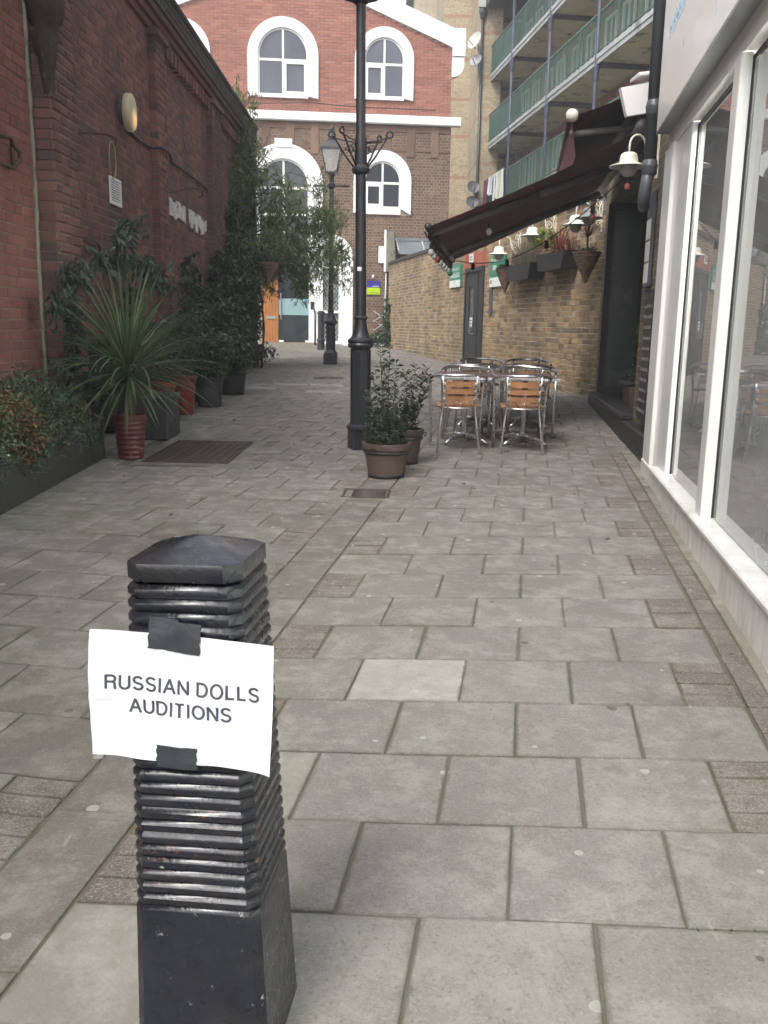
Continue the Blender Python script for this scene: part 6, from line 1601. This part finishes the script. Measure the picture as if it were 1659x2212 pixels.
r_ = root('floodlight_board', on_f(3.13, .04, 3.55), FZ, 'white painted board carrying a small floodlight at the yard corner', 'board'); MB().box(-.19, .19, -.03, 0, -.27, .24, .004).build('board', A['white_paint'], r_)
MB().box(.02, .1, -.09, -.03, -.02, .08, .01).build('floodlight', A['dark'], r_); MB().tube([(.07, -.05, -.05), (.06, -.05, -.8), (.03, -.05, -2.1)], .03, 6).build('conduit', A['white_paint'], r_, True)
r_ = root('stone_buttress', on_f(3.42, .3, 0), FZ, 'weathered sloping concrete buttress between the hall and yard wall', 'buttress'); m = MB(); m.add([(-.28, -.2, 3.0), (.05, -.2, 3.0), (.05, .3, 3.0), (-.28, .3, 3.0), (-.33, -.2, 4.2), (-.06, -.2, 4.2), (-.06, .3, 4.2), (-.33, .3, 4.2)], [(0, 1, 5, 4), (1, 2, 6, 5), (2, 3, 7, 6), (3, 0, 4, 7), (4, 5, 6, 7), (0, 3, 2, 1)]); m.build('concrete', A['concrete_old'], r_)
m = MB(); m.box(-.34, -.28, -.21, -.12, 3.0, 4.24); m.build('edge_flashing', A['white_paint'], r_)
r_ = root('lean_to_roof', on_f(4.35, .45, 3.55), FZ, 'grey leaded glass lean-to roof above the far end of the yard wall', 'roof'); m = MB(); m.add([(-.85, -.5, -.05), (1.2, -.5, -.05), (1.2, .4, .42), (-.85, .4, .42)], [(0, 1, 2, 3)]); m.build('glazing', A['lead'], r_)
for i in range(3): MB().tube([(-.85 + i * .8, -.5, -.03), (-.85 + i * .8, .4, .44)], .025, 5).build('glazing_bar', A['edge_pale'], r_)
MB().box(-.9, 1.2, .36, .44, .42, .5).build('ridge', A['lead'], r_)
TLs = root('trellis', on_f(3.05, .12, 1.3), FZ, 'small expanding wooden trellis on the wall in the yard corner', 'trellis')
for i in range(6):
    for sg in (1, -1): MB().box(-.3, .3, -.012 + (.013 if sg > 0 else 0), -.002 + (.013 if sg > 0 else 0), -.015, .015).build('lath', A['edge_pale'] if i % 2 else M_wood2, TLs, loc=(0, 0, -.35 + i * .14), rot=(0, sg * R(34), 0))
CLi = root('cable_line', on_f(0, .14, 7.75), FZ, 'thin dark cable looping above the white string course', 'cable'); MB().tube([(x, 0, .05 + .07 * math.exp(-((x - .8) / .9) ** 2)) for x in np.linspace(-2.5, 4.6, 30)], .012, 4).build('cable', A['gasket'], CLi, True)
# dishes and pipe on the tower
def dish(P, r, face, mat, lab, rz=0):
    r_ = root('satellite_dish', P, 0, lab, 'satellite dish', 'satellite dishes on the tower'); m = MB(); prof = [(r * i / 6, .09 * (i / 6) ** 2 * r / .3) for i in range(7)]; m.lathe([(max(a, .002), b_) for a, b_ in prof], 20, cap1=False)
    q_ = Vector(face).to_track_quat('Z', 'Y').to_euler(); m.build('reflector', mat, r_, True, rot=q_)
    fv = Vector(face).normalized(); MB().tube([(0, 0, -r * .8), tuple(fv * .4 + Vector((0, 0, -r * .5)))], .018, 5).build('feed_arm', A['dark'], r_); MB().tube([(0, .02, 0), (.1, .15, -.1), (.12, .25, -.3)], .025, 5).build('mount', A['alu'], r_)
gd = simple('dish_grey', (.12, .12, .13), .5); gl = simple('dish_light', (.55, .55, .50), .5); gm_ = simple('dish_mid', (.3, .3, .32), .5)
dish((3.43, 40.15, 12.85), .36, (-.75, -.6, .35), gl, 'highest pale satellite dish on the tower corner')
dish((3.46, 40.15, 12.1), .27, (-.5, -.8, .5), gm_, 'small grey satellite dish just below the pale one')
dish((3.52, 40.2, 7.15), .27, (.2, -.9, .35), gd, 'upper of the two dark satellite dishes low on the tower')
dish((3.50, 40.2, 6.55), .27, (.1, -.9, .4), gd, 'lower of the two dark satellite dishes low on the tower')
r_ = root('drainpipe', (3.72, 40.42, 0), 0, 'tall dark drainpipe with hopper head on the brick tower', 'pipe'); MB().tube([(0, 0, 0), (-.02, 0, 13.8)], .06, 8).build('pipe', A['lamp_iron'], r_, True); MB().lathe([(.1, 13.8), (.17, 14.0), (.17, 14.15)], 8, (-.02, 0)).build('hopper', A['lamp_iron'], r_)
MB().box(-.22, .18, -.12, .05, 14.2, 14.5).build('vent_box', A['alu'], r_)
# laundry on the lowest balcony
FLm = FL.matrix_basis
LNr = root('washing_line', tuple(FLm @ Vector((0, -.12, 7.50))), math.atan2(-.9913, .1313), 'line of washing along the lowest balcony rail', 'washing line')
MB().tube([(.1, 0, 0), (2.4, 0, -.05), (4.6, 0, 0)], .012, 4).build('line', A['edge_pale'], LNr)
cols = [(.35, .40, .48), (.55, .58, .62), (.30, .34, .45), (.14, .02, .06), (.12, .02, .05), (.75, .76, .78), (.6, .63, .68), (.78, .79, .8), (.80, .81, .82), (.55, .68, .35), (.8, .8, .82)]
nm_ = ['striped shirt', 'pale shirt', 'blue shirt', 'maroon top', 'maroon sock pair', 'white vest', 'pale grey top', 'long white sheet', 'white towel', 'lime green cloth', 'white sheet at the near end']
for i, cc in enumerate(cols):
    s = .25 + i * .41; Lh = [.8, .7, .65, 1.0, .6, .7, .75, 1.15, 1.0, 1.35, 1.15][i]
    r_ = root('laundry_item', tuple(FLm @ Vector((s, -.14, 7.47))), math.atan2(-.9913, .1313), nm_[i] + ' drying on the line over the lowest balcony', 'laundry', 'washing hung on the lowest balcony')
    m = MB(); nx, nz_ = 6, 7; wd = .36 if i not in (4,) else .2
    for off in (0, .012):
        for jz in range(nz_ + 1):
            for ix in range(nx + 1):
                x = (ix / nx - .5) * wd * (1 - .12 * math.sin(jz)); z_ = -Lh * jz / nz_; 
                m.v.append((x, off + .05 * math.sin(ix * 1.9 + i) * jz / nz_, z_ - .05 * math.sin(ix + i) * (jz == nz_)))
    KK = (nx + 1) * (nz_ + 1)
    for jz in range(nz_):
        for ix in range(nx):
            a = jz * (nx + 1) + ix; m.f.append((a, a + nx + 1, a + nx + 2, a + 1)); m.f.append((KK + a, KK + a + 1, KK + a + nx + 2, KK + a + nx + 1))
    m.build('cloth', simple('cloth%d' % i, cc, .85, var=.1), r_, True, fix=False)
# potted plant inside the cafe opening
r_ = root('brown_planter', (2.92, 10.35, .43), 0, 'brown tapered planter standing inside the dark cafe opening', 'pot'); m = MB(); m.add([(-.16, -.14, 0), (.16, -.14, 0), (.16, .14, 0), (-.16, .14, 0), (-.21, -.18, .34), (.21, -.18, .34), (.21, .18, .34), (-.21, .18, .34)], [(3, 2, 1, 0), (0, 1, 5, 4), (1, 2, 6, 5), (2, 3, 7, 6), (3, 0, 4, 7)]); m.build('tub', M_barrel, r_)
MB().box(-.225, .225, -.19, .19, .31, .35, .006).build('rim', M_band, r_)
bush('potted_shrub', (2.92, 10.35, .74), [((0, 0, .12), (.24, .22, .14), 80), ((0, 0, .5), (.16, .16, .40), 60)], LM['laurel'], 'dark glossy shrub standing in the cafe opening', 'shrub', None, (.045, .022), .14, 8, up=.5)
# shop display rods with leaflet pockets
for k_, s in enumerate((SS(4.35), SS(3.75), SS(3.2))):
    P = SHm @ Vector((s, .45, .3)); r_ = root('leaflet_display', tuple(P), math.atan2(SD.y, SD.x), ['nearest the mullion', 'second from the mullion', 'third from the mullion'][k_] + ', clear leaflet pockets hung on thin steel cables behind the window', 'display')
    for dx in (-.17, .17): MB().tube([(dx, 0, 0), (dx, 0, 2.4)], .004, 5).build('steel_cable', A['alu'], r_)
    for j in range(4):
        z0 = .12 + j * .5; pk = MB().box(-.15, .15, -.008, .0, z0, z0 + .40).build('pocket', simple('leaflet%d%d' % (k_, j), random.choice([(.55, .56, .56), (.4, .42, .43), (.5, .45, .38), (.45, .5, .46)]), .3, var=.15), r_)
        m = MB(); m.box(-.12, -.04, -.011, -.0085, z0 + .05, z0 + .08); m.box(-.12, .12, -.011, -.0085, z0 + .2, z0 + .36); m.build('print', simple('print%d%d' % (k_, j), random.choice([(.1, .1, .12), (.2, .3, .25), (.3, .18, .1), (.12, .14, .2)]), .4), pk)
r_ = root('price_card', tuple(SHm @ Vector((SS(4.2), .2, 1.95))), math.atan2(SD.y, SD.x), 'small white card with a dark emblem hung inside the shop window', 'sign'); MB().box(-.07, .07, 0, .004, -.09, .09).build('card', M_paper, r_); MB().box(-.02, .02, -.003, -.001, -.02, .03).build('emblem', M_ink, r_)
# shelving and counter deep in the shop
r_ = root('shop_counter', tuple(SHm @ Vector((3.2, 2.9, .26))), math.atan2(SD.y, SD.x), 'white counter at the back of the shop', 'counter'); MB().box(-1.2, 1.2, -.3, .3, 0, .95, .01).build('body', A['white_paint'], r_); MB().box(-1.25, 1.25, -.34, .34, .95, 1.0, .01).build('top', A['int_dark'], r_)
r_ = root('shelf_unit', tuple(SHm @ Vector((.9, 3.8, .26))), math.atan2(SD.y, SD.x), 'dark shelf unit against the far shop wall', 'shelf')
for j in range(5): MB().box(-.9, .9, -.2, .2, .1 + j * .45, .14 + j * .45).build('shelf', A['int_dark'], r_)
for x in (-.9, .88): MB().box(x, x + .03, -.21, .21, 0, 2.1).build('upright', A['int_dark'], r_)
# faint fascia lettering: two lines of thin strokes too small to read
for (z, hh, cc, s0) in ((3.72, .10, (.50, .44, .42), -.30), (3.42, .13, (.42, .56, .68), -.40)):
    m = MB(); s = s0; mt = simple('fascia_ink', cc, .3, var=.1)
    while s < 4.5:
        w_ = random.uniform(.03, .07); k_ = random.random()
        m.box(s, s + .012, -.1045, -.1015, z, z + hh)
        if k_ < .7: m.box(s + .012, s + w_, -.1045, -.1015, z + hh * random.choice([0, .45, .85]), z + hh * random.choice([0, .45, .85]) + .013) if False else m.box(s + .012, s + w_, -.1045, -.1015, z + hh * .4, z + hh * .4 + .012)
        if k_ > .4: m.box(s + w_ - .012, s + w_, -.1045, -.1015, z, z + hh * .4)
        s += w_ + .018 + (.06 if random.random() < .12 else 0)
    m.build('lettering', mt, SH, fix=False)
# loose leaves and moss tufts in the joints
mt_ = LM['conif']; Pm = []; Dm = []
for kind, P in slabs:
    cy = sum(p[1] for p in P) / 4; cx = sum(p[0] for p in P) / 4
    if cy > 7 or cy < 1.2 or kind == 'rose': continue
    pr = .16 if cx > -.3 else .3
    if random.random() < pr:
        a = P[0]; b_ = P[random.choice([1, 3])]
        for _ in range(random.randint(6, 26)):
            t_ = random.random() * random.random(); x = a[0] + (b_[0] - a[0]) * t_ + random.gauss(0, .004); y = a[1] + (b_[1] - a[1]) * t_ - .004 + random.gauss(0, .003)
            Pm.append([x, y, SL * y - .006]); Dm.append([random.gauss(0, .7), random.gauss(0, .7), 1])
jm_ = leaf_cloud('joint_moss', mt_, None, np.array(Pm), np.array(Dm), .009, .005, kind='stuff'); tag(jm_, 'tiny moss tufts in the paving joints', 'moss')
Pl = []; Dl = []
for _ in range(60):
    x = random.uniform(-2.4, -1.0) if random.random() < .6 else random.uniform(-1, 1.9); y = random.uniform(4.6, 12); Pl.append([x, y, SL * y + .004]); Dl.append([random.gauss(0, 1), random.gauss(0, 1), .05])
fl_ = leaf_cloud('fallen_leaves', LM['dead'], None, np.array(Pl), np.array(Dl), .035, .018, kind='stuff'); tag(fl_, 'scattered dry leaves on the paving', 'leaves')
